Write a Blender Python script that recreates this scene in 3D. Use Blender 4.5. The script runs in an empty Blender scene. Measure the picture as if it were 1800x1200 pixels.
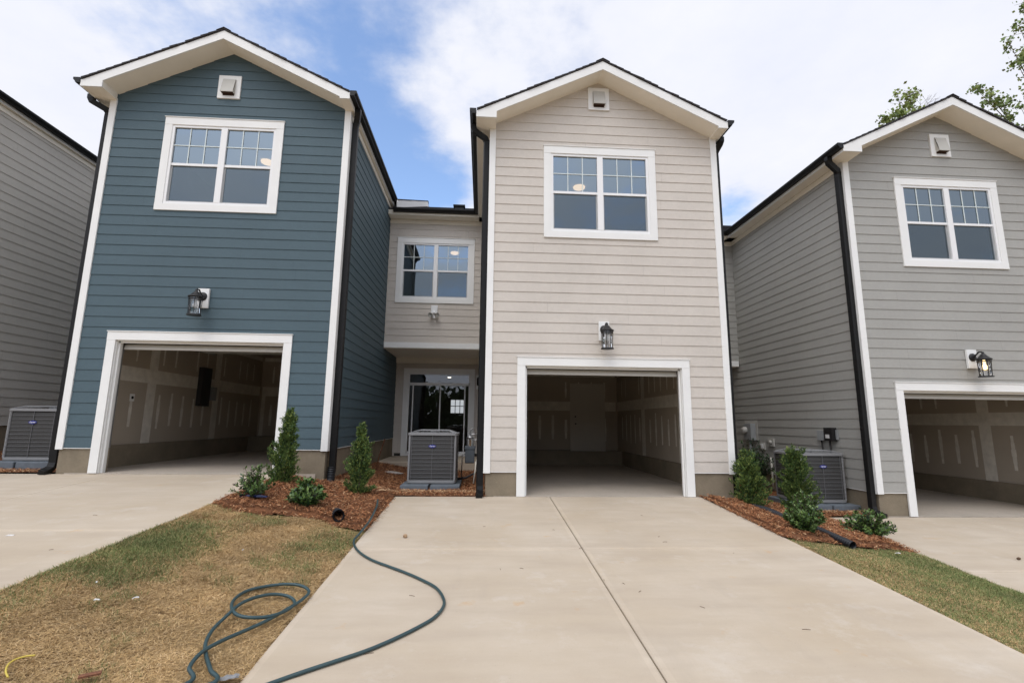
import bpy, math, random
import numpy as np
from mathutils import Vector, Matrix, noise
R = math.radians
random.seed(7)
rng = np.random.default_rng(7)
SC = bpy.context.scene
COL = SC.collection

# ------------------------------------------------------------------ camera
EYE = 1.232
PITCH, YAW, ROLL, FPX = R(9.3812), R(3.3317), R(0.6331), 855.83
cam = bpy.data.cameras.new('camera')
cam.sensor_width = 36.0
cam.lens = 36.0 * FPX / 1800.0
cam.clip_start, cam.clip_end = 0.05, 3000
co = bpy.data.objects.new('camera', cam); COL.objects.link(co)
f = Vector((math.sin(YAW) * math.cos(PITCH), math.cos(YAW) * math.cos(PITCH), math.sin(PITCH)))
ri = Vector((math.cos(YAW), -math.sin(YAW), 0)); up = ri.cross(f)
r2 = math.cos(ROLL) * ri + math.sin(ROLL) * up
u2 = -math.sin(ROLL) * ri + math.cos(ROLL) * up
m = Matrix((r2, u2, -f)).transposed().to_4x4(); m.translation = (0, 0, EYE)
co.matrix_world = m
SC.camera = co

# ------------------------------------------------------------------ sky and sun
SUN_EL, SUN_AZ = R(58), R(205)          # azimuth clockwise from +Y (north): behind the camera, a little left
w = bpy.data.worlds.new('World'); SC.world = w; w.use_nodes = True
nt = w.node_tree; N = nt.nodes; L = nt.links
for n in list(N): N.remove(n)
out = N.new('ShaderNodeOutputWorld'); bg = N.new('ShaderNodeBackground'); bg.inputs[1].default_value = 0.1
L.new(bg.outputs[0], out.inputs[0])
sky = N.new('ShaderNodeTexSky'); sky.sky_type = 'NISHITA'; sky.sun_disc = False
sky.sun_elevation = SUN_EL; sky.sun_rotation = SUN_AZ; sky.air_density = 1.0; sky.dust_density = 0.6; sky.ozone_density = 1.2
tc = N.new('ShaderNodeTexCoord')
def wmath(op, a, b=None, clamp=False):
    n = N.new('ShaderNodeMath'); n.operation = op; n.use_clamp = clamp
    for i, v in enumerate((a, b)):
        if v is None: continue
        if isinstance(v, (int, float)): n.inputs[i].default_value = v
        else: L.new(v, n.inputs[i])
    return n.outputs[0]
# plane the clouds lie in: direction / height
sep = N.new('ShaderNodeSeparateXYZ'); L.new(tc.outputs['Generated'], sep.inputs[0])
zz = wmath('ADD', wmath('MAXIMUM', sep.outputs[2], 0.0), 0.12)
cx = wmath('DIVIDE', sep.outputs[0], zz); cy = wmath('DIVIDE', sep.outputs[1], zz)
comb = N.new('ShaderNodeCombineXYZ'); L.new(cx, comb.inputs[0]); L.new(cy, comb.inputs[1])
mp = N.new('ShaderNodeMapping'); L.new(comb.outputs[0], mp.inputs[0])
mp.inputs['Rotation'].default_value = (0, 0, R(-62)); mp.inputs['Scale'].default_value = (1.0, 0.42, 1)
n1 = N.new('ShaderNodeTexNoise'); n1.inputs['Scale'].default_value = 1.15; n1.inputs['Detail'].default_value = 7; n1.inputs['Roughness'].default_value = 0.52
n1.inputs['Distortion'].default_value = 0.35
L.new(mp.outputs[0], n1.inputs[0])
n2 = N.new('ShaderNodeTexNoise'); n2.inputs['Scale'].default_value = 3.6; n2.inputs['Detail'].default_value = 6; n2.inputs['Roughness'].default_value = 0.6
L.new(comb.outputs[0], n2.inputs[0])
def gap(px, py, rad, strength):         # a hole in the cloud sheet round one direction of the real sky
    d = (f * FPX + r2 * (px - 900) - u2 * (py - 600)).normalized()
    n = N.new('ShaderNodeVectorMath'); n.operation = 'DISTANCE'
    nm = N.new('ShaderNodeVectorMath'); nm.operation = 'NORMALIZE'; L.new(tc.outputs['Generated'], nm.inputs[0])
    L.new(nm.outputs[0], n.inputs[0]); n.inputs[1].default_value = d
    mr = N.new('ShaderNodeMapRange'); mr.interpolation_type = 'SMOOTHSTEP'
    L.new(n.outputs['Value'], mr.inputs[0]); mr.inputs[1].default_value = 0; mr.inputs[2].default_value = rad
    mr.inputs[3].default_value = strength; mr.inputs[4].default_value = 0
    return mr.outputs[0]
g = gap(585, 90, 0.24, 0.62)
for a in ((735, 335, 0.18, 0.85), (655, 230, 0.13, 0.20), (1280, 395, 0.12, 0.6), (300, 40, 0.24, 0.30), (1560, 250, 0.3, 0.12), (600, -500, 0.9, 0.30)):
    g = wmath('ADD', g, gap(*a))
cover = wmath('ADD', wmath('MULTIPLY', n1.outputs[0], 1.25), wmath('MULTIPLY', n2.outputs[0], 1.05))
cover = wmath('SUBTRACT', wmath('SUBTRACT', cover, 0.28), g)
# more broken cloud in the half of the sky behind the camera
back = N.new('ShaderNodeMapRange'); L.new(sep.outputs[1], back.inputs[0]); back.inputs[1].default_value = 0.3; back.inputs[2].default_value = -0.5
back.inputs[3].default_value = 0.0; back.inputs[4].default_value = 0.30; 
cover = wmath('SUBTRACT', cover, back.outputs[0])
mr = N.new('ShaderNodeMapRange'); mr.interpolation_type = 'SMOOTHSTEP'; L.new(cover, mr.inputs[0])
mr.inputs[1].default_value = 0.08; mr.inputs[2].default_value = 0.62; mr.inputs[3].default_value = 0.0; mr.inputs[4].default_value = 1.0
ccol = N.new('ShaderNodeMix'); ccol.data_type = 'RGBA'; L.new(n2.outputs[0], ccol.inputs[0])
ccol.inputs[6].default_value = (6.0, 6.3, 7.4, 1); ccol.inputs[7].default_value = (7.5, 7.5, 7.7, 1)
blu = N.new('ShaderNodeMix'); blu.data_type = 'RGBA'; blu.blend_type = 'MULTIPLY'; blu.inputs[0].default_value = 1
L.new(sky.outputs[0], blu.inputs[6]); blu.inputs[7].default_value = (2.0, 2.0, 2.05, 1)
mx = N.new('ShaderNodeMix'); mx.data_type = 'RGBA'
L.new(mr.outputs[0], mx.inputs[0]); L.new(blu.outputs[2], mx.inputs[6]); L.new(ccol.outputs[2], mx.inputs[7])
# thin cloud is brightest round the sun
nm2 = N.new('ShaderNodeVectorMath'); nm2.operation = 'NORMALIZE'; L.new(tc.outputs['Generated'], nm2.inputs[0])
dsun = N.new('ShaderNodeVectorMath'); dsun.operation = 'DISTANCE'; L.new(nm2.outputs[0], dsun.inputs[0])
dsun.inputs[1].default_value = (math.sin(SUN_AZ) * math.cos(SUN_EL), math.cos(SUN_AZ) * math.cos(SUN_EL), math.sin(SUN_EL))
glow = N.new('ShaderNodeMapRange'); glow.interpolation_type = 'SMOOTHSTEP'; L.new(dsun.outputs['Value'], glow.inputs[0])
glow.inputs[1].default_value = 0.0; glow.inputs[2].default_value = 1.15; glow.inputs[3].default_value = 2.7; glow.inputs[4].default_value = 1.0
sc_ = N.new('ShaderNodeVectorMath'); sc_.operation = 'SCALE'; L.new(mx.outputs[2], sc_.inputs[0]); L.new(glow.outputs[0], sc_.inputs['Scale'])
L.new(sc_.outputs[0], bg.inputs[0])

sun = bpy.data.lights.new('sun', 'SUN'); sun.energy = 0.6; sun.angle = R(24); sun.color = (1.0, 0.93, 0.82)
so = bpy.data.objects.new('sun', sun); COL.objects.link(so)
sd = Vector((math.sin(SUN_AZ) * math.cos(SUN_EL), math.cos(SUN_AZ) * math.cos(SUN_EL), math.sin(SUN_EL)))
so.rotation_euler = sd.to_track_quat('Z', 'Y').to_euler(); so.location = (0, -20, 30)

SC.view_settings.view_transform = 'Standard'; SC.view_settings.look = 'None'
SC.view_settings.exposure = 0.42; SC.view_settings.gamma = 1.0
SC.cycles.max_bounces = 8; SC.cycles.diffuse_bounces = 6; SC.cycles.glossy_bounces = 4; SC.cycles.transparent_max_bounces = 12
SC.cycles.use_denoising = True

# ------------------------------------------------------------------ materials
def mat(name, col, rough=0.6, spec=0.4, metal=0.0, var=0.0, vscale=3.0, bump=0.0, bscale=60.0, bstretch=(1, 1, 1), emit=None, estr=0, var2=0.0, v2scale=40.0, tint=None):
    m = bpy.data.materials.new(name); m.use_nodes = True
    nt = m.node_tree; b = nt.nodes['Principled BSDF']
    b.inputs['Roughness'].default_value = rough; b.inputs['Specular IOR Level'].default_value = spec; b.inputs['Metallic'].default_value = metal
    c = tuple(col) + (1,)
    b.inputs['Base Color'].default_value = c
    tcn = nt.nodes.new('ShaderNodeTexCoord')
    geo = nt.nodes.new('ShaderNodeNewGeometry')
    last = None
    def scaled(col, k): return tuple(min(1, x * k) for x in col[:3]) + (1,)
    if var:
        n = nt.nodes.new('ShaderNodeTexNoise'); n.inputs['Scale'].default_value = vscale; n.inputs['Detail'].default_value = 5; n.inputs['Roughness'].default_value = 0.6
        nt.links.new(geo.outputs['Position'], n.inputs[0])
        mrn = nt.nodes.new('ShaderNodeMapRange'); nt.links.new(n.outputs[0], mrn.inputs[0]); mrn.inputs[1].default_value = 0.3; mrn.inputs[2].default_value = 0.7
        mxn = nt.nodes.new('ShaderNodeMix'); mxn.data_type = 'RGBA'; nt.links.new(mrn.outputs[0], mxn.inputs[0])
        mxn.inputs[6].default_value = scaled(c, 1 - var); mxn.inputs[7].default_value = scaled(tint + (1,) if tint else c, 1 + var)
        last = mxn.outputs[2]
    if var2:
        n = nt.nodes.new('ShaderNodeTexNoise'); n.inputs['Scale'].default_value = v2scale; n.inputs['Detail'].default_value = 4; n.inputs['Roughness'].default_value = 0.7
        nt.links.new(geo.outputs['Position'], n.inputs[0])
        mrn = nt.nodes.new('ShaderNodeMapRange'); nt.links.new(n.outputs[0], mrn.inputs[0]); mrn.inputs[1].default_value = 0.3; mrn.inputs[2].default_value = 0.7
        mrn.inputs[3].default_value = 1 - var2; mrn.inputs[4].default_value = 1 + var2
        mu = nt.nodes.new('ShaderNodeVectorMath'); mu.operation = 'SCALE'
        if last: nt.links.new(last, mu.inputs[0])
        else: mu.inputs[0].default_value = c[:3]
        nt.links.new(mrn.outputs[0], mu.inputs['Scale']); last = mu.outputs[0]
    if last: nt.links.new(last, b.inputs['Base Color'])
    if bump:
        mpn = nt.nodes.new('ShaderNodeMapping'); mpn.inputs['Scale'].default_value = bstretch
        nt.links.new(geo.outputs['Position'], mpn.inputs[0])
        n = nt.nodes.new('ShaderNodeTexNoise'); n.inputs['Scale'].default_value = bscale; n.inputs['Detail'].default_value = 5
        nt.links.new(mpn.outputs[0], n.inputs[0])
        bn = nt.nodes.new('ShaderNodeBump'); bn.inputs['Strength'].default_value = bump; bn.inputs['Distance'].default_value = 0.01
        nt.links.new(n.outputs[0], bn.inputs['Height']); nt.links.new(bn.outputs[0], b.inputs['Normal'])
    if emit: b.inputs['Emission Color'].default_value = tuple(emit) + (1,); b.inputs['Emission Strength'].default_value = estr
    return m

def siding_mat(name, col):
    # painted fibre cement: a long shallow grain along the boards, faint weathering
    return mat(name, col, rough=0.62, spec=0.3, var=0.045, vscale=1.1, var2=0.035, v2scale=14, bump=0.35, bscale=22, bstretch=(1, 1, 9))
M = {}
M['blue'] = siding_mat('blue_siding', (0.069, 0.108, 0.128))
M['beige'] = siding_mat('beige_siding', (0.56, 0.515, 0.458))
M['grey'] = siding_mat('grey_siding', (0.34, 0.334, 0.308))
M['taupe'] = siding_mat('taupe_siding', (0.50, 0.475, 0.43))
M['white'] = mat('white_trim', (0.77, 0.77, 0.745), rough=0.55, var=0.03, vscale=2.0, bump=0.08, bscale=30)
M['soffit'] = mat('cream_soffit', (0.82, 0.77, 0.67), rough=0.6, var=0.03)
M['vinyl'] = mat('window_vinyl', (0.78, 0.78, 0.77), rough=0.35)
M['black'] = mat('black_aluminium', (0.006, 0.006, 0.006), rough=0.5, spec=0.28, var=0.2)
M['shingle'] = mat('charcoal_shingle', (0.035, 0.032, 0.034), rough=0.95, var=0.3, vscale=9, var2=0.35, v2scale=160, bump=0.6, bscale=160)
M['found'] = mat('parged_foundation', (0.215, 0.178, 0.125), rough=0.9, var=0.16, vscale=2.2, var2=0.06, v2scale=25, bump=0.35, bscale=45)
M['sheath'] = mat('dark_sheathing', (0.05, 0.045, 0.04), rough=0.9)
M['drywall'] = mat('tan_drywall', (0.44, 0.38, 0.305), rough=0.9, var=0.06, vscale=1.2)
M['mud'] = mat('drywall_compound', (0.68, 0.64, 0.56), rough=0.85, var=0.12, vscale=6)
M['slab'] = mat('garage_floor_concrete', (0.40, 0.35, 0.29), rough=0.75, var=0.10, vscale=1.3, var2=0.08, v2scale=18, bump=0.1)
M['room'] = mat('painted_room_wall', (0.50, 0.50, 0.48), rough=0.8)
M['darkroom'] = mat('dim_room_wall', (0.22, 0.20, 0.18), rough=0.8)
M['doorwhite'] = mat('door_paint', (0.60, 0.58, 0.53), rough=0.45)
M['backdoor'] = mat('primed_door', (0.56, 0.52, 0.45), rough=0.5)
M['galv'] = mat('galvanised_steel', (0.42, 0.42, 0.42), rough=0.4, metal=0.8)
M['lantern'] = mat('black_iron', (0.014, 0.013, 0.013), rough=0.5, var=0.3, vscale=30)
M['bulb'] = mat('frosted_bulb', (0.85, 0.85, 0.82), rough=0.2)
M['litbulb'] = mat('lit_bulb', (1, 0.8, 0.5), emit=(1.0, 0.72, 0.36), estr=2.2)
M['disc'] = mat('lit_ceiling_disc', (1, 0.9, 0.8), emit=(1.0, 0.62, 0.32), estr=1.25)
M['spot'] = mat('lit_downlight', (1, 0.95, 0.9), emit=(1.0, 0.92, 0.8), estr=6)
M['acgrey'] = mat('ac_painted_steel', (0.23, 0.232, 0.235), rough=0.45, var=0.05)
M['aclouver'] = mat('ac_louver_steel', (0.092, 0.092, 0.09), rough=0.5)
M['acdark'] = mat('ac_coil_fins', (0.03, 0.029, 0.028), rough=0.7)
M['acwire'] = mat('ac_guard_wire', (0.15, 0.15, 0.155), rough=0.45)
M['pad'] = mat('ac_pad_composite', (0.12, 0.14, 0.16), rough=0.8, var=0.12, vscale=12)
M['badge'] = mat('badge_blue', (0.03, 0.04, 0.25), rough=0.3)
M['badgew'] = mat('badge_lettering', (0.8, 0.8, 0.82), rough=0.4)
M['meter'] = mat('utility_grey', (0.28, 0.29, 0.29), rough=0.5, var=0.05)
M['meterlight'] = mat('fixture_block_grey', (0.47, 0.46, 0.42), rough=0.6)
M['pvc'] = mat('white_pvc', (0.68, 0.66, 0.58), rough=0.4)
M['corr'] = mat('black_corrugated_plastic', (0.014, 0.016, 0.02), rough=0.45)
M['hose'] = mat('green_garden_hose', (0.032, 0.064, 0.070), rough=0.38, var=0.12, vscale=4, bump=0.15, bscale=200)
M['bark'] = mat('tree_bark', (0.10, 0.075, 0.055), rough=0.95, var=0.25, vscale=8)
M['mulchsoil'] = mat('mulch_soil', (0.14, 0.056, 0.022), rough=0.95, var=0.4, vscale=12, bump=1.0, bscale=40)
M['chipA'] = mat('bark_chip_red', (0.29, 0.120, 0.050), rough=0.9, var=0.3, vscale=25)
M['chipB'] = mat('bark_chip_dark', (0.135, 0.050, 0.022), rough=0.9, var=0.3, vscale=25)
M['chipC'] = mat('bark_chip_orange', (0.43, 0.20, 0.085), rough=0.9, var=0.25, vscale=25)
M['chipD'] = mat('bark_chip_pale', (0.56, 0.36, 0.20), rough=0.9, var=0.25, vscale=25)
M['straw'] = mat('straw_blade', (0.52, 0.355, 0.165), rough=0.9, var=0.2, vscale=2.0)
M['straw2'] = mat('tan_blade', (0.37, 0.245, 0.110), rough=0.9, var=0.2, vscale=2.0)
M['straw3'] = mat('pale_blade', (0.62, 0.45, 0.25), rough=0.9, var=0.15, vscale=2.0)
M['green'] = mat('green_blade', (0.115, 0.160, 0.045), rough=0.8, var=0.25, vscale=3.0)
M['green2'] = mat('olive_blade', (0.22, 0.215, 0.085), rough=0.8, var=0.25, vscale=3.0)
M['arbor'] = mat('arborvitae_leaf', (0.085, 0.140, 0.028), rough=0.7, var=0.3, vscale=7)
M['arbor2'] = mat('arborvitae_dark_leaf', (0.040, 0.078, 0.020), rough=0.7, var=0.3, vscale=7)
M['arbor3'] = mat('arborvitae_new_leaf', (0.19, 0.24, 0.055), rough=0.7, var=0.2, vscale=7)
M['shrub'] = mat('shrub_leaf', (0.080, 0.145, 0.035), rough=0.38, var=0.3, vscale=9)
M['shrub2'] = mat('shrub_young_leaf', (0.15, 0.23, 0.06), rough=0.4, var=0.2, vscale=9)
M['shrub3'] = mat('shrub_dark_leaf', (0.022, 0.050, 0.020), rough=0.35, var=0.3, vscale=9)
M['shrub4'] = mat('shrub_ochre_leaf', (0.40, 0.20, 0.03), rough=0.5, var=0.2, vscale=9)
M['maple'] = mat('maple_leaf', (0.135, 0.20, 0.055), rough=0.6, var=0.3, vscale=1.5)
M['maple2'] = mat('maple_light_leaf', (0.23, 0.29, 0.085), rough=0.6, var=0.3, vscale=1.5)
M['forest'] = mat('far_wood_leaf', (0.045, 0.075, 0.025), rough=0.9, var=0.4, vscale=0.4)
M['asphalt'] = mat('asphalt', (0.05, 0.05, 0.052), rough=0.9, var=0.15, vscale=2, var2=0.2, v2scale=120, bump=0.3, bscale=150)
M['paper'] = mat('white_scrap', (0.60, 0.59, 0.57), rough=0.7)
M['yellow'] = mat('yellow_tube', (0.55, 0.43, 0.08), rough=0.4)
M['copper'] = mat('rusty_scrap', (0.20, 0.085, 0.045), rough=0.7, var=0.3, vscale=60)
M['stone'] = mat('tan_stone', (0.33, 0.22, 0.13), rough=0.9, var=0.2, vscale=40)
M['twig'] = mat('dry_twig', (0.10, 0.06, 0.035), rough=0.9)
M['bluetag'] = mat('blue_plastic', (0.008, 0.018, 0.085), rough=0.3)
M['limestone'] = mat('pale_rubble', (0.40, 0.36, 0.32), rough=0.9, var=0.2, vscale=20, bump=0.6)

def concrete_mat(name='driveway_concrete', k=1.0, bump=.3):
    m = bpy.data.materials.new(name); m.use_nodes = True
    nt = m.node_tree; b = nt.nodes['Principled BSDF']; b.inputs['Roughness'].default_value = 0.82; b.inputs['Specular IOR Level'].default_value = 0.25
    geo = nt.nodes.new('ShaderNodeNewGeometry')
    def noise_(scale, detail, stretch=(1, 1, 1), rough=0.6):
        mpn = nt.nodes.new('ShaderNodeMapping'); mpn.inputs['Scale'].default_value = stretch; nt.links.new(geo.outputs['Position'], mpn.inputs[0])
        n = nt.nodes.new('ShaderNodeTexNoise'); n.inputs['Scale'].default_value = scale; n.inputs['Detail'].default_value = detail; n.inputs['Roughness'].default_value = rough
        nt.links.new(mpn.outputs[0], n.inputs[0]); return n.outputs[0]
    def rng_(x, a, b_, c, d):
        n = nt.nodes.new('ShaderNodeMapRange'); nt.links.new(x, n.inputs[0])
        for i, v in enumerate((a, b_, c, d)): n.inputs[i + 1].default_value = v
        return n.outputs[0]
    def mix_(fac, a, b_, blend='MIX'):
        n = nt.nodes.new('ShaderNodeMix'); n.data_type = 'RGBA'; n.blend_type = blend
        for i, v in ((0, fac), (6, a), (7, b_)):
            if isinstance(v, (tuple, float, int)): n.inputs[i].default_value = v
            else: nt.links.new(v, n.inputs[i])
        return n.outputs[2]
    big = rng_(noise_(0.9, 6), 0.32, 0.68, 0, 1)
    c = mix_(big, (0.450 * k, 0.370 * k, 0.272 * k, 1), (0.520 * k, 0.448 * k, 0.355 * k, 1))
    c = mix_(rng_(noise_(3.0, 5, (0.35, 1.6, 1)), 0.42, 0.70, 0, 0.5), c, (0.40, 0.33, 0.255, 1))       # trowel drag marks across the slab
    c = mix_(rng_(noise_(2.3, 6, rough=0.7), 0.56, 0.74, 0, 0.5), c, (0.58, 0.53, 0.46, 1))              # pale bloom
    c = mix_(rng_(noise_(4.2, 4), 0.66, 0.75, 0, 0.45), c, (0.50, 0.32, 0.16, 1))                          # rusty clay stains
    c = mix_(rng_(noise_(1.1, 8, (1.6, .35, 1), 0.7), 0.55, 0.72, 0, 0.28), c, (0.36, 0.31, 0.255, 1))            # faint tracks running to the garage
    c = mix_(rng_(noise_(55, 3), 0.68, 0.78, 0, 0.55), c, (0.26, 0.21, 0.16, 1))                           # specks
    c = mix_(rng_(noise_(220, 3), 0.3, 0.7, 0, 0.22), c, (0.33, 0.28, 0.22, 1))
    nt.links.new(c, b.inputs['Base Color'])
    bn = nt.nodes.new('ShaderNodeBump'); bn.inputs['Strength'].default_value = bump; bn.inputs['Distance'].default_value = 0.004
    nt.links.new(noise_(130, 4, (0.15, 1, 1)), bn.inputs['Height']); nt.links.new(bn.outputs[0], b.inputs['Normal'])
    return m
M['concrete'] = concrete_mat()
M['concrete_edge'] = concrete_mat('tooled_concrete_edge', 1.07, .05)

def ground_mat():
    m = bpy.data.materials.new('dormant_turf'); m.use_nodes = True
    nt = m.node_tree; b = nt.nodes['Principled BSDF']; b.inputs['Roughness'].default_value = 0.95; b.inputs['Specular IOR Level'].default_value = 0.1
    geo = nt.nodes.new('ShaderNodeNewGeometry')
    n = nt.nodes.new('ShaderNodeTexNoise'); n.inputs['Scale'].default_value = 2.3; n.inputs['Detail'].default_value = 8; nt.links.new(geo.outputs['Position'], n.inputs[0])
    r = nt.nodes.new('ShaderNodeValToRGB'); nt.links.new(n.outputs[0], r.inputs[0])
    r.color_ramp.elements[0].position = 0.35; r.color_ramp.elements[0].color = (0.24, 0.16, 0.08, 1)
    r.color_ramp.elements[1].position = 0.7; r.color_ramp.elements[1].color = (0.38, 0.26, 0.13, 1)
    nt.links.new(r.outputs[0], b.inputs['Base Color'])
    n3 = nt.nodes.new('ShaderNodeTexNoise'); n3.inputs['Scale'].default_value = 45; n3.inputs['Detail'].default_value = 6; nt.links.new(geo.outputs['Position'], n3.inputs[0])
    bn = nt.nodes.new('ShaderNodeBump'); bn.inputs['Strength'].default_value = 1; bn.inputs['Distance'].default_value = 0.02
    nt.links.new(n3.outputs[0], bn.inputs['Height']); nt.links.new(bn.outputs[0], b.inputs['Normal'])
    return m
M['turf'] = ground_mat()

def glass_mat(name, refl, tint, base=0.10, wave=0.02):
    m = bpy.data.materials.new(name); m.use_nodes = True; nt = m.node_tree
    for n in list(nt.nodes): nt.nodes.remove(n)
    o = nt.nodes.new('ShaderNodeOutputMaterial'); tr = nt.nodes.new('ShaderNodeBsdfTransparent'); gl = nt.nodes.new('ShaderNodeBsdfGlossy')
    tr.inputs[0].default_value = tuple(tint) + (1,); gl.inputs[0].default_value = tuple(refl) + (1,); gl.inputs['Roughness'].default_value = 0.012
    lw = nt.nodes.new('ShaderNodeFresnel'); lw.inputs[0].default_value = 1.5
    ad = nt.nodes.new('ShaderNodeMath'); ad.operation = 'ADD'; ad.use_clamp = True; nt.links.new(lw.outputs[0], ad.inputs[0]); ad.inputs[1].default_value = base
    mx = nt.nodes.new('ShaderNodeMixShader'); nt.links.new(ad.outputs[0], mx.inputs[0]); nt.links.new(tr.outputs[0], mx.inputs[1]); nt.links.new(gl.outputs[0], mx.inputs[2])
    geo = nt.nodes.new('ShaderNodeNewGeometry'); n = nt.nodes.new('ShaderNodeTexNoise'); n.inputs['Scale'].default_value = 1.6; nt.links.new(geo.outputs['Position'], n.inputs[0])
    bn = nt.nodes.new('ShaderNodeBump'); bn.inputs['Strength'].default_value = wave; bn.inputs['Distance'].default_value = 0.3
    nt.links.new(n.outputs[0], bn.inputs['Height']); nt.links.new(bn.outputs[0], gl.inputs['Normal'])
    nt.links.new(mx.outputs[0], o.inputs[0]); return m
M['glass'] = glass_mat('window_glass', (0.70, 0.86, 1.0), (0.50, 0.57, 0.60), 0.19, 0.008)
M['doorglass'] = glass_mat('door_glass', (0.9, 0.95, 1.0), (0.6, 0.62, 0.6), 0.07)
M['lampglass'] = glass_mat('seeded_lamp_glass', (1, 1, 1), (0.9, 0.9, 0.9), 0.05, 0.3)
def screen_mat():
    m = bpy.data.materials.new('insect_screen_mesh'); m.use_nodes = True; nt = m.node_tree
    for n in list(nt.nodes): nt.nodes.remove(n)
    o = nt.nodes.new('ShaderNodeOutputMaterial'); tr = nt.nodes.new('ShaderNodeBsdfTransparent'); df = nt.nodes.new('ShaderNodeBsdfDiffuse')
    df.inputs[0].default_value = (0.075, 0.095, 0.105, 1); mx = nt.nodes.new('ShaderNodeMixShader'); mx.inputs[0].default_value = 0.34
    nt.links.new(tr.outputs[0], mx.inputs[1]); nt.links.new(df.outputs[0], mx.inputs[2]); nt.links.new(mx.outputs[0], o.inputs[0]); return m
M['screen'] = screen_mat()

# ------------------------------------------------------------------ mesh helpers
class MB:
    def __init__(s): s.v = []; s.f = []; s.m = []
    def face(s, pts, mi=0):
        k = len(s.v); s.v += [tuple(p) for p in pts]; s.f.append(tuple(range(k, k + len(pts)))); s.m.append(mi)
    def box(s, x0, x1, y0, y1, z0, z1, mi=0):
        k = len(s.v)
        s.v += [(x, y, z) for z in (z0, z1) for y in (y0, y1) for x in (x0, x1)]
        for q in ((0, 2, 3, 1), (4, 5, 7, 6), (0, 1, 5, 4), (2, 6, 7, 3), (0, 4, 6, 2), (1, 3, 7, 5)):
            s.f.append(tuple(k + i for i in q)); s.m.append(mi)
        return s
    def prism(s, poly, d, mi=0):          # poly: 3-D points of one cap; d: extrusion vector
        d = Vector(d); k = len(s.v); n = len(poly)
        s.v += [tuple(Vector(p)) for p in poly] + [tuple(Vector(p) + d) for p in poly]
        s.f.append(tuple(k + i for i in reversed(range(n)))); s.m.append(mi)
        s.f.append(tuple(k + n + i for i in range(n))); s.m.append(mi)
        for i in range(n):
            j = (i + 1) % n; s.f.append((k + i, k + j, k + n + j, k + n + i)); s.m.append(mi)
        return s
    def tube(s, path, r, n=8, rect=None, mi=0, cap=True, upv=(0, 0, 1)):
        path = [Vector(p) for p in path]; rings = []
        prevU = None
        for i, p in enumerate(path):
            if i == 0: t = path[1] - p
            elif i == len(path) - 1: t = p - path[i - 1]
            else: t = (path[i + 1] - p).normalized() + (p - path[i - 1]).normalized()
            t.normalize()
            if prevU is None:
                u = Vector(upv); u = u - t * u.dot(t)
                if u.length < 1e-3: u = Vector((1, 0, 0)) - t * t.x
            else: u = prevU - t * prevU.dot(t)
            u.normalize(); prevU = u; v = t.cross(u)
            k = len(s.v); rr = r[i] if isinstance(r, (list, tuple)) else r
            if rect:
                a, b = rect
                s.v += [tuple(p + u * x * a / 2 + v * y * b / 2) for x, y in ((1, 1), (1, -1), (-1, -1), (-1, 1))]; n = 4
            else:
                s.v += [tuple(p + (u * math.cos(2 * math.pi * j / n) + v * math.sin(2 * math.pi * j / n)) * rr) for j in range(n)]
            rings.append(k)
        for a, b in zip(rings, rings[1:]):
            for j in range(n):
                q = (j + 1) % n; s.f.append((a + j, b + j, b + q, a + q)); s.m.append(mi)
        if cap:
            s.f.append(tuple(rings[0] + j for j in range(n))); s.m.append(mi)
            s.f.append(tuple(rings[-1] + j for j in reversed(range(n)))); s.m.append(mi)
        return s
    def lathe(s, c, prof, n=16, mi=0):     # prof: (radius, z) pairs
        k = len(s.v)
        for r, z in prof:
            s.v += [(c[0] + r * math.cos(2 * math.pi * j / n), c[1] + r * math.sin(2 * math.pi * j / n), c[2] + z) for j in range(n)]
        for i in range(len(prof) - 1):
            for j in range(n):
                q = (j + 1) % n; s.f.append((k + i * n + j, k + i * n + q, k + (i + 1) * n + q, k + (i + 1) * n + j)); s.m.append(mi)
        s.f.append(tuple(k + j for j in reversed(range(n)))); s.m.append(mi)
        s.f.append(tuple(k + (len(prof) - 1) * n + j for j in range(n))); s.m.append(mi)
        return s
    def build(s, name, mats, parent=None, smooth=False, loc=None, bevel=0):
        me = bpy.data.meshes.new(name); me.from_pydata(s.v, [], s.f)
        for mm in (mats if isinstance(mats, (list, tuple)) else [mats]): me.materials.append(M[mm] if isinstance(mm, str) else mm)
        me.polygons.foreach_set('material_index', s.m)
        if smooth: me.polygons.foreach_set('use_smooth', [True] * len(s.f))
        me.update()
        o = bpy.data.objects.new(name, me); COL.objects.link(o)
        if parent: o.parent = parent
        if loc: o.location = loc
        if bevel:
            b = o.modifiers.new('bevel', 'BEVEL'); b.width = bevel; b.segments = 2; b.limit_method = 'ANGLE'
        return o

def quads_mesh(name, V, mi, mats, parent=None):   # V: (n,4,3) array
    n = len(V); me = bpy.data.meshes.new(name)
    me.vertices.add(n * 4); me.vertices.foreach_set('co', V.reshape(-1).astype(np.float32))
    me.loops.add(n * 4); me.loops.foreach_set('vertex_index', np.arange(n * 4, dtype=np.int32))
    me.polygons.add(n); me.polygons.foreach_set('loop_start', np.arange(0, n * 4, 4, dtype=np.int32)); me.polygons.foreach_set('loop_total', np.full(n, 4, dtype=np.int32))
    for mm in mats: me.materials.append(M[mm])
    me.polygons.foreach_set('material_index', np.asarray(mi, dtype=np.int32))
    me.update(calc_edges=True); me.validate()
    o = bpy.data.objects.new(name, me); COL.objects.link(o)
    if parent: o.parent = parent
    return o

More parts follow.
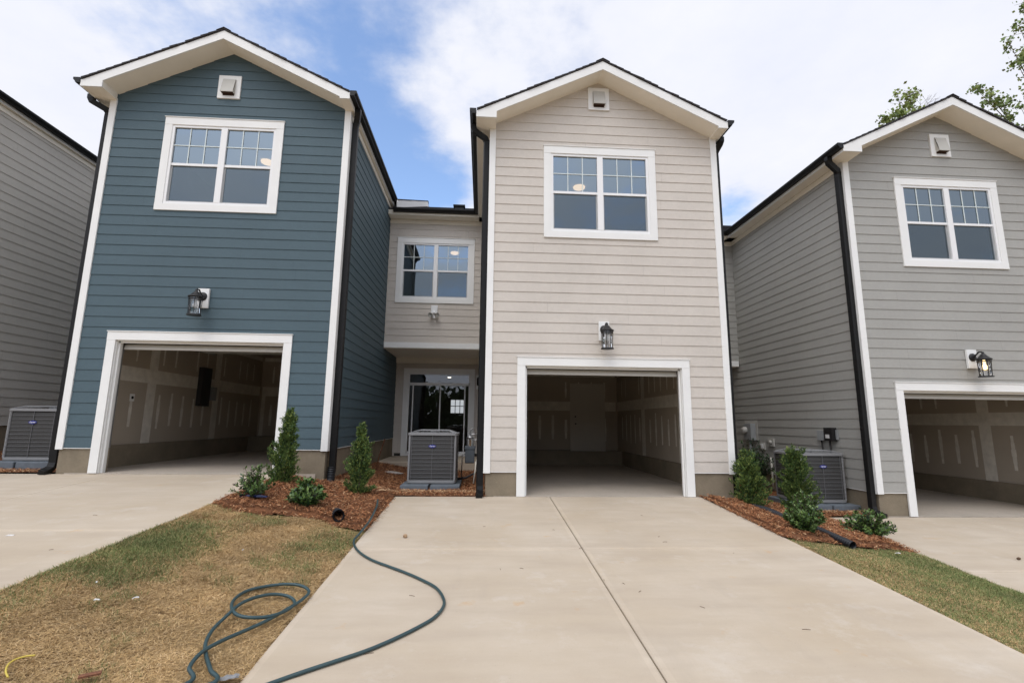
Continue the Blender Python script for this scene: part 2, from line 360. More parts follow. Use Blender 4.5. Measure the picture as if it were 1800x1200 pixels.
def tag(o, label=None, cat=None, group=None, kind=None):
    if label: o['label'] = label
    if cat: o['category'] = cat
    if group: o['group'] = group
    if kind: o['kind'] = kind
    return o
def thing(name, label, cat, loc=(0, 0, 0), rz=0, group=None):
    o = bpy.data.objects.new(name, None); COL.objects.link(o); o.location = loc; o.rotation_euler = (0, 0, rz)
    o.empty_display_size = 0.2
    return tag(o, label, cat, group)
def copy_tree(o, parent=None):
    c = o.copy(); COL.objects.link(c); c.parent = parent
    for ch in list(o.children): copy_tree(ch, c)
    return c

# ------------------------------------------------------------------ terrain
SX = ([-17.5, -15.3, -10.3, -8.4, -3.33, -1.42, 3.76, 5.85, 11.0, 12.9, 18], [0.96, .64, .64, .32, .32, 0, 0, -.33, -.33, -.66, -.66])
def step(x): return float(np.interp(x, *SX))
def gz(x, y): return step(x) - 0.062 * min(max(0.0, 8.46 - y), 9.5)
def grid_obj(name, xs, ys, zf, material, parent=None, keep=None):
    mb = MB(); nx = len(xs)
    mb.v = [(x, y, zf(x, y)) for y in ys for x in xs]
    for j in range(len(ys) - 1):
        for i in range(nx - 1):
            if keep and not keep((xs[i] + xs[i + 1]) / 2, (ys[j] + ys[j + 1]) / 2): continue
            mb.f.append((j * nx + i, j * nx + i + 1, (j + 1) * nx + i + 1, (j + 1) * nx + i)); mb.m.append(0)
    return mb.build(name, material, parent, smooth=True)
def nz(x, y, s, a): return a * noise.noise((x * s, y * s, 3.7))
def lump(x, y): return nz(x, y, 1.4, 0.022) + nz(x, y, 5.0, 0.012)
xs = [-900, -300, -90, -40, -25] + [x * 0.5 for x in range(-36, -18)] + [x * 0.1 for x in range(-90, 62)] + [x * 0.5 for x in range(13, 37)] + [25, 40, 90, 300, 900]
xs = sorted(set(round(x, 3) for x in xs))
ys = [-900, -300, -90, -40, -20, -10, -6, -3, -1, 0, 1] + [y * 0.1 for y in range(20, 90)] + [9.5, 10, 11, 12, 13, 15, 18, 22, 30, 50, 90, 300, 900]
def ground_z(x, y):
    inlawn = (-3.33 < x < -1.42 or 3.76 < x < 5.85)
    return gz(x, y) - 0.03 + (lump(x, y) + 0.012 if inlawn and 0 < y < 8.5 else -0.03 if y > 8.4 else 0)
tag(grid_obj('lawn_ground', xs, ys, ground_z, 'turf'), kind='structure')
road = MB(); 
for i in range(60):
    x0, x1 = -90 + i * 3, -87 + i * 3
    road.face([(x0, -8.5, gz(0, -3) - .03), (x1, -8.5, gz(0, -3) - .03), (x1, -1.6, gz(0, -1.6) - .02), (x0, -1.6, gz(0, -1.6) - .02)])
tag(road.build('road', 'asphalt'), kind='structure')

# driveways: slabs with real joints
def driveway(name, x0, x1, xm, zs, yjs, xr_front=0.0):
    mb = MB()
    ysj = [8.46 + (0.14 if zs > 0.1 else 0.0)] + yjs + [-1.3]
    for a, b in zip(ysj, ysj[1:]):
        for (u, v) in ((x0, xm - .006), (xm + .006, x1)):
            gtop = .003; lip = .012
            n = 10
            yy0, yy1 = b + .005, a - .005
            if a == ysj[0]: yy1 = a - .006
            def z(y): return zs - 0.062 * (8.46 - y if y < 8.46 else 0)
            # top with eased edges
            pts = [(u + lip, yy0 + lip), (v - lip, yy0 + lip), (v - lip, yy1 - lip), (u + lip, yy1 - lip)]
            outp = [(u, yy0), (v, yy0), (v, yy1), (u, yy1)]
            bw = .055 if zs == 0 else .045
            ip = [(u + bw, yy0 + bw), (v - bw, yy0 + bw), (v - bw, yy1 - bw), (u + bw, yy1 - bw)]
            mb.face([(x, y, z(y)) for x, y in ip])
            for i in range(4):
                j = (i + 1) % 4; mb.face([(x, y, z(y)) for x, y in (pts[i], pts[j], ip[j], ip[i])], 2)
            for i in range(4):
                j = (i + 1) % 4
                mb.face([(outp[i][0], outp[i][1], z(outp[i][1]) - .006), (outp[j][0], outp[j][1], z(outp[j][1]) - .006), (pts[j][0], pts[j][1], z(pts[j][1])), (pts[i][0], pts[i][1], z(pts[i][1]))])
                mb.face([(outp[i][0], outp[i][1], z(outp[i][1]) - .12), (outp[j][0], outp[j][1], z(outp[j][1]) - .12), (outp[j][0], outp[j][1], z(outp[j][1]) - .006), (outp[i][0], outp[i][1], z(outp[i][1]) - .006)])
    # the joints are only a centimetre or two deep: concrete below
    k = len(mb.f)
    mb.face([(x0 + .02, ysj[-1] + .02, zs - 0.062 * (8.46 - ysj[-1]) - .016), (x1 - .02, ysj[-1] + .02, zs - 0.062 * (8.46 - ysj[-1]) - .016), (x1 - .02, 8.4, zs - .020), (x0 + .02, 8.4, zs - .020)], 1)
    return tag(mb.build(name, ['concrete', 'found', 'concrete_edge']), kind='structure')
driveway('driveway', -1.42, 3.78, 1.16, 0.0, [5.74, 2.6])
driveway('driveway', -8.5, -3.33, -5.92, 0.32, [5.32, 2.3])
driveway('driveway', 5.85, 11.0, 8.45, -0.33, [5.9, 2.8])
driveway('driveway', -15.4, -10.3, -12.9, 0.64, [5.32, 2.3])

# ------------------------------------------------------------------ house builder
EXPO = 0.1845
def lap_siding(P, segs, zbase, ztop_fn, holes, seam=3.6, expo=EXPO, phase=0.0, seed=1):
    """P(u,z,o) -> point. segs: (u0,u1). ztop_fn: piecewise list [(u,z),...] of the wall top. holes: (u0,u1,z0,z1)"""
    mb = MB(); rr = random.Random(seed)
    tops = ztop_fn
    zmax = max(z for u, z in tops); u0, u1 = segs
    def urange(z):
        # extent of the wall at height z (single peak)
        a, b = u0, u1
        if z > tops[0][1]:
            (ua, za), (ub, zb) = tops[0], tops[1]; a = ua + (ub - ua) * (z - za) / (zb - za) if zb > za else u1
        if z > tops[-1][1]:
            (ua, za), (ub, zb) = tops[-1], tops[-2]; b = ua + (ub - ua) * (z - za) / (zb - za) if zb > za else u0
        return a, b
    k = 0; z = zbase
    while z < zmax - 0.01:
        zt = min(z + expo, zmax)
        cuts = {z, zt}
        for h in holes:
            for c in (h[2], h[3]):
                if z < c < zt: cuts.add(c)
        for t in tops:
            if z < t[1] < zt: cuts.add(t[1])
        cuts = sorted(cuts)
        seams = []
        us = u0 + rr.uniform(0.6, seam)
        while us < u1 - 0.4 and zt <= min(tops[0][1], tops[-1][1]): seams.append(us); us += seam
        def off(zz): return 0.0130 - 0.0100 * (zz - z) / expo
        for a, b in zip(cuts, cuts[1:]):
            la, ra = urange(a); lb, rb = urange(b)
            if ra - la < 0.01: continue
            if rb < lb: lb = rb = (lb + rb) / 2
            bl = [(h[0], h[1]) for h in holes if h[2] <= a + 1e-6 and h[3] >= b - 1e-6]
            bl += [(s_ - 0.0006, s_ + 0.0006) for s_ in seams]
            bl.sort()
            ivs = []; cur = -1e9
            for h0, h1 in bl + [(1e9, 1e9)]:
                if h0 > cur: ivs.append((cur, h0))
                cur = max(cur, h1)
            for c0, c1 in ivs:
                p0a, p1a = max(la, c0), min(ra, c1); p0b, p1b = max(lb, c0), min(rb, c1)
                if p1a - p0a < 0.004: continue
                if p1b < p0b: p0b = p1b = min(max((p0b + p1b) / 2, p0a), p1a)
                mb.face([P(p0a, a, off(a)), P(p1a, a, off(a)), P(p1b, b, off(b)), P(p0b, b, off(b))])
                if a == z: mb.face([P(p0a, a, 0.0), P(p1a, a, 0.0), P(p1a, a, off(a)), P(p0a, a, off(a))])
        z = zt
    return mb

OH = 0.40                 # gable overhang
HR = 2.33                 # half width of the box roof
ZE, ZP = 6.83, 7.965      # shingle surface at eave and ridge (local)
SL = (ZP - ZE) / HR
XL, XR = -2.06, 2.25      # box walls
WT = 6.70                 # wall top at the corners = eave soffit
Y2, Y1 = 4.35, 6.35       # bay wall and recessed wall (local y)
CX0 = -4.75               # left end of the unit

def window(parent, x0, x1, z0, z1, y, label=None):
    """trimmed twin single hung window on a wall facing -y at local y; x0..x1,z0..z1 outside of trim"""
    T = 0.135; o = 0.034
    w = MB()
    w.box(x0, x1, y - o, y + .02, z1 - T - .01, z1); w.box(x0, x1, y - o, y + .02, z0, z0 + T - .01)
    w.box(x0, x0 + T, y - o + .003, y + .02, z0 + T - .01, z1 - T - .01); w.box(x1 - T, x1, y - o + .003, y + .02, z0 + T - .01, z1 - T - .01)
    w.box(x0 - .012, x1 + .012, y - o - .012, y - .002, z1, z1 + .012)
    win = w.build('window', 'white', parent, bevel=.002)
    if label: win['label'] = label
    a, b, c, d = x0 + T, x1 - T, z0 + T - .01, z1 - T - .01
    fr = MB(); F = 0.045; xm = (a + b) / 2; zm = (c + d) / 2 + .0
    yy0, yy1 = y - .018, y + .05
    fr.box(a, b, yy0, yy1, d - F, d); fr.box(a, b, yy0, yy1, c, c + F)
    fr.box(a, a + F, yy0, yy1, c + F, d - F); fr.box(b - F, b, yy0, yy1, c + F, d - F)
    fr.box(xm - .055, xm + .055, yy0 - .004, yy1, c + F, d - F)
    for (l, r) in ((a + F, xm - .055), (xm + .055, b - F)):
        fr.box(l, r, y - .004, y + .03, zm - .022, zm + .024)          # meeting rail
        fr.box(l, r, y + .016, y + .045, c + F, c + F + .028)
        fr.box(l, l + .022, y + .016, y + .045, c + F + .028, zm - .022); fr.box(r - .022, r, y + .016, y + .045, c + F + .028, zm - .022)
    fr.build('sash_frame', 'vinyl', win)
    gl = MB(); mu = MB(); sc = MB()
    for (l, r) in ((a + F, xm - .055), (xm + .055, b - F)):
        gl.face([(l, y + .012, zm + .024), (r, y + .012, zm + .024), (r, y + .012, d - F), (l, y + .012, d - F)])
        gl.face([(l, y + .030, c + F), (r, y + .030, c + F), (r, y + .030, zm - .022), (l, y + .030, zm - .022)])
        sc.face([(l, y + .005, c + F), (r, y + .005, c + F), (r, y + .005, zm - .022), (l, y + .005, zm - .022)])
        for k in (1, 2):
            xx = l + (r - l) * k / 3; mu.box(xx - .008, xx + .008, y + .000, y + .009, zm + .024, d - F)
        zz_ = (zm + .024 + d - F) / 2; mu.box(l, r, y - .001, y + .010, zz_ - .008, zz_ + .008)
    gl.build('window_glass', 'glass', win); mu.build('muntin_grille', 'muntin', win); sc.build('insect_screen', 'screen', win)
    return win
M['muntin'] = mat('pale_muntin', (0.62, 0.68, 0.66), rough=0.4)

def room(parent, x0, x1, y0, y1, z0, z1, m_='room', open_front=None, name='room_interior'):
    """inner faces of a room; the front side (y0) stays open where the window is"""
    mb = MB()
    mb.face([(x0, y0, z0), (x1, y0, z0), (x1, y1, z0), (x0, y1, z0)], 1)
    mb.face([(x0, y0, z1), (x0, y1, z1), (x1, y1, z1), (x1, y0, z1)])
    mb.face([(x0, y1, z0), (x1, y1, z0), (x1, y1, z1), (x0, y1, z1)])
    mb.face([(x0, y0, z0), (x0, y1, z0), (x0, y1, z1), (x0, y0, z1)])
    mb.face([(x1, y0, z0), (x1, y0, z1), (x1, y1, z1), (x1, y1, z0)])
    if open_front:
        a, b, c, d = open_front
        for q in ((x0, a, z0, z1), (b, x1, z0, z1), (a, b, z0, c), (a, b, d, z1)):
            mb.face([(q[0], y0, q[2]), (q[0], y0, q[3]), (q[1], y0, q[3]), (q[1], y0, q[2])])
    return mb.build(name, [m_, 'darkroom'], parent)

def downspout(parent, pts, foot=None):
    mb = MB(); mb.tube(pts, 0, rect=(.085, .105), upv=(0, 1, 0))
    # straps
    return mb.build('downspout', 'black', parent, bevel=.006)

def gutter_run(parent, p0, p1, outw):
    """K-style gutter from p0 to p1 (top back edge), projecting along outw"""
    p0, p1, o = Vector(p0), Vector(p1), Vector(outw)
    prof = [(0, 0), (0, -.10), (.075, -.10), (.085, -.075), (.115, -.045), (.12, -.008), (.112, 0.0), (.108, -.008), (.10, -.045), (.07, -.088), (.008, -.09), (.008, 0)]
    mb = MB(); mb.prism([p0 + o * a + Vector((0, 0, b)) for a, b in prof], p1 - p0)
    run = (p1 - p0).normalized()
    for e_, sg in ((p0, -1), (p1, 1)): mb.prism([e_ + run * sg * .001 + o * a + Vector((0, 0, b)) for a, b in prof[:7]], run * sg * .004)
    return mb.build('gutter', 'black', parent)

def roof_slope(mb, ridge0, ridge1, eave0, eave1, thick=0.02, expo=0.14, jit=0.006, seed=3):
    """overlapping shingle courses between an eave line and a ridge line"""
    r0, r1, e0, e1 = map(Vector, (ridge0, ridge1, eave0, eave1))
    n = max(2, int((r0 - e0).length / expo)); nrm = (e1 - e0).cross(r0 - e0).normalized()
    if nrm.z < 0: nrm = -nrm
    rr = random.Random(seed)
    al = (e1 - e0).normalized()
    for i in range(n):
        a, b = i / n, (i + 1) / n
        j0, j1 = rr.uniform(-jit, jit * 2), rr.uniform(-jit, jit * 2)
        pa0 = e0.lerp(r0, a) - al * j0; pa1 = e1.lerp(r1, a) + al * j1
        pb0 = e0.lerp(r0, b) - al * j0; pb1 = e1.lerp(r1, b) + al * j1
        q = [pa0 + nrm * .012, pa1 + nrm * .012, pb1 + nrm * .001, pb0 + nrm * .001]
        lo = [p - nrm * thick for p in (pa0, pa1, pb1, pb0)]
        mb.face(q); mb.face([lo[3], lo[2], lo[1], lo[0]])
        for x in range(4):
            y_ = (x + 1) % 4; mb.face([lo[x], lo[y_], q[y_], q[x]])

def build_house(cx, cy, fz, sid, label, vent_z, full=True, seed=1, garage='right'):
    H = thing('townhouse', label, 'house', (cx, cy, fz))
    zf = .40
    GX0, GX1, GZ = -1.39, 1.405, 2.21          # garage opening
    # ---- front wall siding
    sof = lambda x: ZP - .032 - abs(x) * SL - .165 + .01
    top = [(XL, sof(XL)), (0.0, sof(0)), (XR, sof(XR))]
    holes = [(GX0 - .02, GX1 + .02, 0, GZ + .02), (-.92, .92, 4.66, 6.32)]
    lap_siding(lambda u, z, o: (u, -o, z), (XL + .01, XR - .01), zf + .005, top, holes, seed=seed).build('front_siding', sid, H)
    wall = MB()
    apex = top[1]
    for q in ((XL, GX0, zf, WT), (GX1, XR, zf, WT), (GX0, GX1, GZ, 4.66), (GX0, -.92, 4.66, WT), (.92, GX1, 4.66, WT), (-.92, .92, 6.32, WT)):
        wall.box(q[0], q[1], .0, .14, q[2], q[3])
    wall.prism([(XL, 0, WT), (XR, 0, WT), (XR, 0, sof(XR) + .0), (apex[0], 0, apex[1] + .02), (XL, 0, sof(XL))], (0, .14, 0))
    wall.build('gable_wall', 'sheath', H)
    # ---- side walls
    for s_, x in ((-1, XL), (1, XR)):
        lap_siding(lambda u, z, o, x=x, s_=s_: (x + s_ * o, u, z), (.0, Y1), zf + .005, [(0, WT), (Y1, WT)], [], seed=seed + 5 + s_).build('side_siding', sid, H)
        sw = MB(); x2 = x - s_ * .12
        sw.box(min(x, x2), max(x, x2), .14, Y1, zf, WT); sw.build('side_wall', 'sheath', H)
    # ---- foundation
    fo = MB(); e = .012
    fo.box(XL + e, GX0 - .0, .012, .2, -.5, zf); fo.box(GX1, XR - e, .012, .2, -.5, zf)
    fo.box(XL + e, XL + .2, .2, Y1, -.5, zf); fo.box(XR - .2, XR - e, .2, Y1, -.5, zf); fo.box(XL + .2, XR - .2, Y1 - .2, Y1, -.5, zf)
    fo.build('foundation', 'found', H)
    for q in ((XR - .02, XR + .015, .11, Y1, zf - .006, zf + .004), (XL - .015, XL + .02, .11, Y1, zf - .006, zf + .004), (XL + .09, GX0 - .14, -.015, .01, zf - .006, zf + .004), (GX1 + .14, XR - .09, -.015, .01, zf - .006, zf + .004)):
        MB().box(*q).build('base_flashing', 'white', H)   # pale flashing strip over the foundation
    # ---- corner boards (L shaped)
    for s_, x in ((-1, XL), (1, XR)):
        cb = MB(); w_ = .115; xa, xb = sorted((x + s_ * .030, x - s_ * w_ + s_ * .03))
        cb.box(xa, xb, -.030, -.001, zf - .02, WT + .02)
        xa, xb = sorted((x + s_ * .030, x + s_ * .001)); cb.box(xa, xb, -.001, .09, zf - .02, WT)
        cb.build('corner_board', 'white', H, bevel=.002)
    # ---- garage opening trim, jamb, slab, interior
    tr = MB(); T = .14
    tr.box(GX0 - T, GX1 + T, -.034, .0, GZ, GZ + T + .005); tr.box(GX0 - T, GX0, -.031, .0, .004, GZ); tr.box(GX1, GX1 + T, -.031, .0, .004, GZ)
    tr.box(GX0 - T - .01, GX1 + T + .01, -.046, .0, GZ + T + .005, GZ + T + .018)
    tr.build('garage_trim', 'white', H, bevel=.002)
    jb = MB(); J = .03
    jb.box(GX0 - .012, GX0 + .012, .001, .15, .004, GZ); jb.box(GX1 - .012, GX1 + .012, .001, .15, .004, GZ); jb.box(GX0, GX1, .001, .15, GZ - .012, GZ + .012)
    jb.box(GX0 + .012, GX0 + .035, .05, .09, .004, GZ - .012); jb.box(GX1 - .035, GX1 - .012, .05, .09, .004, GZ - .012); jb.box(GX0 + .012, GX1 - .012, .05, .09, GZ - .04, GZ - .012)
    jb.build('garage_jamb', 'white', H)
    yb = 6.8
    sl = MB(); sl.box(XL + .15, XR - .15, .0, yb, -.15, .004); sl.build('garage_floor', 'slab', H)
    gi = MB(); a, b, zc = XL + .14, XR - .14, 2.78
    for q in ([(a, .16, zf), (a, yb, zf), (a, yb, zc), (a, .16, zc)], [(b, .16, zf), (b, .16, zc), (b, yb, zc), (b, yb, zf)],
              [(a, yb, zf), (b, yb, zf), (b, yb, zc), (a, yb, zc)], [(a, .16, zc), (a, yb, zc), (b, yb, zc), (b, .16, zc)],
              [(a, .16, zf), (GX0, .16, zf), (GX0, .16, zc), (a, .16, zc)], [(GX1, .16, zf), (b, .16, zf), (b, .16, zc), (GX1, .16, zc)], [(GX0, .16, GZ), (GX1, .16, GZ), (GX1, .16, zc), (GX0, .16, zc)]):
        gi.face(q)
    gi.build('garage_drywall', 'drywall', H)
    st = MB(); st.box(a - .01, a + .03, .2, yb, -.0, zf + .002); st.box(b - .03, b + .01, .2, yb, 0, zf + .002); st.box(a + .03, b - .03, yb - .03, yb + .01, 0, zf + .002)
    st.build('garage_stem_wall', 'found', H)
    mu = MB(); rr = random.Random(seed + 50)
    def band(wall_, u0, u1, z0, z1):
        t = .003
        if wall_ == 'L': mu.box(a, a + t, u0, u1, z0, z1)
        elif wall_ == 'R': mu.box(b - t, b, u0, u1, z0, z1)
        else: mu.box(u0, u1, yb - t, yb, z0, z1)
    def strip(wall_, u, z0, z1, w_):      # a ragged smear of compound
        n = 5; t = .0025
        for i in range(n):
            za, zb = z0 + (z1 - z0) * i / n, z0 + (z1 - z0) * (i + 1) / n; k = w_ * (0.7 + .5 * math.sin(math.pi * (i + .5) / n)) * rr.uniform(.8, 1.1)
            band(wall_, u - k / 2, u + k / 2, za, zb)
    for W_, u0, u1 in (('L', .2, yb - .05), ('R', .2, yb - .05), ('B', a + .05, b - .05)):
        band(W_, u0, u1, 1.60, 1.88); band(W_, u0, u1, zc - .12, zc - .002)
        if W_ != 'B':
            for u in (1.85, 4.3): band(W_, u - .13, u + .13, zf + .004, 1.599); band(W_, u - .13, u + .13, 1.881, zc - .121)
        else:
            band(W_, a + .05, a + .16, zf + .01, 1.599)
        u = u0 + .3
        while u < u1 - .1:
            if not (W_ != 'B' and min(abs(u - 1.85), abs(u - 4.3)) < .2):
                strip(W_, u, .72 + rr.uniform(-.05, .05), 1.42 + rr.uniform(-.1, .08), .075)
                if rr.random() < .7: strip(W_, u, 2.0, 2.5, .05)
            u += .41
    mu.build('joint_compound', 'mud', H)
    # door from the garage into the house
    dx0, dx1 = .70, 1.62
    d = MB(); d.box(dx0, dx1, yb - .045, yb - .006, .28, 2.36)
    for (p0, p1, q0, q1) in ((.12, .41, .15, .85), (.51, .80, .15, .85), (.12, .41, .98, 1.92), (.51, .80, .98, 1.92)):
        d.box(dx0 + p0, dx0 + p1, yb - .052, yb - .045, .28 + q0, .28 + q1)
    gd = d.build('house_door', 'backdoor', H, bevel=.004)
    dd = MB(); dd.box(dx0 - .09, dx0, yb - .04, yb - .004, .2, 2.45); dd.box(dx1, dx1 + .09, yb - .04, yb - .004, .2, 2.45); dd.box(dx0, dx1, yb - .04, yb - .004, 2.362, 2.45)
    dd.box(dx0 - .06, dx1 + .06, yb - .10, yb - .033, .14, .278); dd.build('door_casing', 'backdoor', gd)
    kb = MB(); kb.lathe((dx0 + .07, yb - .085, 1.2), [(.006, -.02), (.026, -.012), (.03, 0), (.026, .012), (.006, .02)]); kb.box(dx0 + .06, dx0 + .08, yb - .07, yb - .045, 1.19, 1.21)
    kb.build('door_handle', 'lantern', gd); MB().lathe((dx0 + .07, yb - .065, 1.42), [(.02, -.02), (.024, 0), (.02, .02)]).build('deadbolt', 'lantern', gd)
    # overhead sectional door, rolled up under the ceiling
    od = MB(); zd = 2.30
    od.prism([(GX0 + .015, .17, 2.075), (GX0 + .015, .215, 2.075), (GX0 + .015, .29, 2.22), (GX0 + .015, .42, 2.335), (GX0 + .015, .62, zd + .06), (GX0 + .015, .62, zd + .10), (GX0 + .015, .40, 2.38), (GX0 + .015, .23, 2.27)], (GX1 - GX0 - .03, 0, 0))
    for k in range(4): od.box(GX0 + .015, GX1 - .015, .63 + k * .53, 1.15 + k * .53, zd + .06, zd + .10)
    dr = od.build('overhead_door', 'doorwhite', H)
    tk = MB()
    for x in (GX0 - .03, GX1 + .03):
        tk.tube([(x, .2, .1), (x, .2, 2.0), (x, .27, 2.2), (x, .45, 2.33), (x, 3.1, 2.40)], 0, rect=(.05, .03), upv=(0, 1, 0))
        for y in (1.6, 3.0): tk.box(x - .012, x + .012, y, y + .03, 2.42, 2.78)
    tk.box(GX0, GX1, .22, .25, 2.50, 2.53)
    tk.build('door_track', 'galv', dr)
    ws = MB(); ws.box(GX0 + .013, GX1 - .013, .152, .168, GZ - .045, GZ - .012); ws.build('weather_strip', 'black', dr)
    if garage == 'left':
        ep = MB(); ep.box(a + .002, a + .10, 3.45, 3.85, 1.20, 2.12); ep.build('breaker_panel', 'acdark', H)
        ep = MB(); ep.box(a + .002, a + .06, 4.02, 4.22, 1.35, 1.68); ep.build('junction_box', 'meter', H)
        ol = MB(); ol.box(a + .002, a + .012, 1.26, 1.38, 1.22, 1.36); ob = ol.build('wall_outlet', 'white', H)
        ol = MB(); ol.lathe((0, 0, 0), [(.028, 0), (.028, .01)]); q = ol.build('outlet_socket', 'lantern', ob, loc=(a + .012, 1.32, 1.29)); q.rotation_euler = (0, R(90), 0)
    # ---- upstairs window + room
    window(H, -1.067, 1.067, 4.577 - 0, 6.39, 0.0)
    room(H, XL + .14, XR - .14, .14, 4.2, 3.7, 6.52, open_front=(-.92, .92, 4.66, 6.32))
    # ---- gable vent
    vz0, vz1 = vent_z; vx = .205
    v = MB(); v.box(-vx, vx, -.036, .0, vz0, vz1)
    vt = v.build('gable_vent', 'white', H, bevel=.003)
    hd = MB(); hx0, hx1 = -.115, .115; z0, z1 = vz0 + .085, vz1 - .085
    hd.prism([(hx0, -.036, z1), (hx0, -.055, z1), (hx0, -.12, z0 + .02), (hx0, -.12, z0), (hx0, -.11, z0), (hx0, -.047, z1 - .02), (hx0, -.036, z1 - .02)], (hx1 - hx0, 0, 0))
    hd.box(hx0, hx0 + .008, -.105, -.036, z0 + .0, z0 + .09); hd.box(hx1 - .008, hx1, -.105, -.036, z0 + .0, z0 + .09)
    hd.face([(hx0, -.105, z0 + .09), (hx0, -.036, z0 + .09), (hx0, -.036, z1 - .02), (hx0, -.06, z1 - .02)]); hd.face([(hx1, -.105, z0 + .09), (hx1, -.036, z0 + .09), (hx1, -.036, z1 - .02), (hx1, -.06, z1 - .02)])
    hd.build('vent_hood', 'meterlight', vt)
    vd = MB(); vd.box(hx0 + .012, hx1 - .012, -.040, -.0365, z0 - .03, z1 - .05); vd.box(hx0 + .01, hx1 - .01, -.108, -.041, z0 + .006, z0 + .03); vd.build('hood_shade_panel', 'hoodshade', vt)  # dark panels closing the hood, painted as the shade inside it
    # ---- box roof
    rt = .032
    rf = MB(); yr = 7.2
    for s_ in (-1, 1):
        roof_slope(rf, (0, -OH - .02, ZP), (0, yr, ZP), (s_ * HR, -OH - .02, ZE), (s_ * HR, yr, ZE), seed=seed + s_ + 9)
    rf.prism([(-.13, -OH - .03, ZP - .13 * SL + .016), (0, -OH - .03, ZP + .022), (.13, -OH - .03, ZP - .13 * SL + .016), (0, -OH - .03, ZP + .004)], (0, yr + OH, 0))
    roof = rf.build('roof', 'shingle', H)
    # rake boards with boxed ends
    RH = .165
    for s_, wx in ((-1, XL), (1, XR)):
        rk = MB(); xi = wx - s_ * .085
        zt_ = lambda x: ZP - rt - abs(x) * SL
        xo = s_ * (HR - .005)
        poly = [(xo, -OH, zt_(xo)), (xo, -OH, WT - .02), (xi, -OH, WT - .02), (xi, -OH, zt_(xi) - RH), (0, -OH, zt_(0) - RH), (0, -OH, zt_(0))]
        if s_ > 0: poly = poly[::-1]
        rk.prism(poly, (0, .025, 0)); rk.build('rake_board', 'white', H)
        # sloped soffit under the gable overhang
        sf = MB()
        sf.prism([(xi, -OH + .025, zt_(xi) - RH + .004), (0, -OH + .025, zt_(0) - RH + .004), (0, -OH + .025, zt_(0) - RH + .02), (xi, -OH + .025, zt_(xi) - RH + .02)], (0, OH - .025 - .001, 0))
        # boxed eave return and flat eave soffit running back
        x0_, x1_ = sorted((xi, xo)); ws_ = sorted((wx + s_ * .03, xo))
        sf.box(x0_, x1_, -OH + .025, -.032, WT - .018, WT - .004)
        sf.box(min(xi, xi + s_ * .014), max(xi, xi + s_ * .014), -OH + .025, -.032, WT - .004, zt_(xi) - RH + .006)
        sf.box(ws_[0], ws_[1] - .001, -.032, Y2 if s_ < 0 else yr - 1, WT - .018, WT - .004)
        sf.build('soffit', 'soffit', H)
        fc = MB(); a_, b_ = sorted((xo, xo + s_ * .02)); fc.box(a_, b_, -OH, yr - .9 if s_ > 0 else Y2 - .3, WT - .02, ZE - .025)
        fc.build('fascia', 'white', H)
        fz_ = MB(); a_, b_ = sorted((wx + s_ * .001, wx + s_ * .026)); fz_.box(a_, b_, .09, Y1 if s_ > 0 else Y2, WT - .13, WT - .018); fz_.build('frieze_board', 'soffit', H)
        gy = Y2 - .42
        gutter_run(H, (xo + s_ * .021, -OH - .01, ZE + .005), (xo + s_ * .021, gy, ZE + .005), (s_, 0, 0))
        # downspout: outlet under the gutter, offset elbow to the wall, straight down
        gx = xo + s_ * .075; wxx = wx + s_ * .086; yd = .056 if s_ < 0 else .13
        if s_ < 0:
            ym = -.06
            pts = [(gx, ym, ZE - .09), (gx, ym, ZE - .16), (gx - s_ * .02, ym + .01, ZE - .215), (wxx + s_ * .03, yd - .03, ZE - .315), (wxx, yd, ZE - .37), (wxx, yd, ZE - .45)]
        else:
            ym = .0
            pts = [(gx, ym, ZE - .09), (gx, ym, ZE - .17), (gx - s_ * .01, ym + .03, ZE - .22), (wxx + .02, yd - .02, ZE - .30), (wxx, yd, ZE - .36), (wxx, yd, ZE - .45)]
        zb = .16
        pts += [(wxx, yd, zb + .05)]
        if s_ < 0: pts += [(wxx, yd, zb), (wxx, yd - .03, .08), (wxx + (.03 if cx > 6 else 0), yd - .12, .035), (wxx + (.06 if cx > 6 else 0), yd - .20, .02)]
        else: pts += [(wxx, yd, .02)]
        downspout(H, pts)
    if full:
        # ---- bay wall over the recess, with its own window
        bx0, bx1 = CX0, XL - .0
        bz = 3.13
        wc = -3.47
        lap_siding(lambda u, z, o: (u, Y2 - o, z), (bx0, bx1), bz + .14, [(bx0, WT), (bx1, WT)], [(wc - .9, wc + .9, 4.42, 6.12)], seed=seed + 20).build('bay_siding', sid, H)
        bw = MB()
        for q in ((bx0, wc - .9, bz, WT), (wc + .9, bx1 - .02, bz, WT), (wc - .9, wc + .9, bz, 4.42), (wc - .9, wc + .9, 6.12, WT)): bw.box(q[0], q[1], Y2 + .001, Y2 + .12, q[2], q[3])
        bw.build('bay_wall', 'sheath', H)
        MB().box(bx0, bx1 - .03, Y2 - .024, Y2, bz - .005, bz + .138).build('skirt_board', 'white', H); MB().box(bx0, bx1 - .03, Y2 - .02, Y2, WT - .14, WT - .018).build('frieze_board', 'soffit', H)
        bs = MB(); bs.box(bx0, bx1 - .02, Y2, Y1, bz - .02, bz - .006); bs.box(bx0, bx1 - .03, Y1 - .1, Y1 - .02, bz - .18, bz - .021); bs.build('bay_soffit', 'soffit', H)
        window(H, wc - 1.045, wc + 1.045, 4.34, 6.155, Y2, label='small-looking upper window set back over the patio')
        room(H, bx0 + .1, XL - .2, Y2 + .12, Y2 + 4.5, 3.6, 6.52, open_front=(wc - .9, wc + .9, 4.42, 6.12))
        es = MB(); es.box(bx0, XL - .0, Y2 - .32, Y2 - .024, WT - .018, WT - .004); es.box(bx0, XL - .27, Y2 - .345, Y2 - .32, WT - .02, ZE - .02); es.build('bay_eave', 'soffit', H)
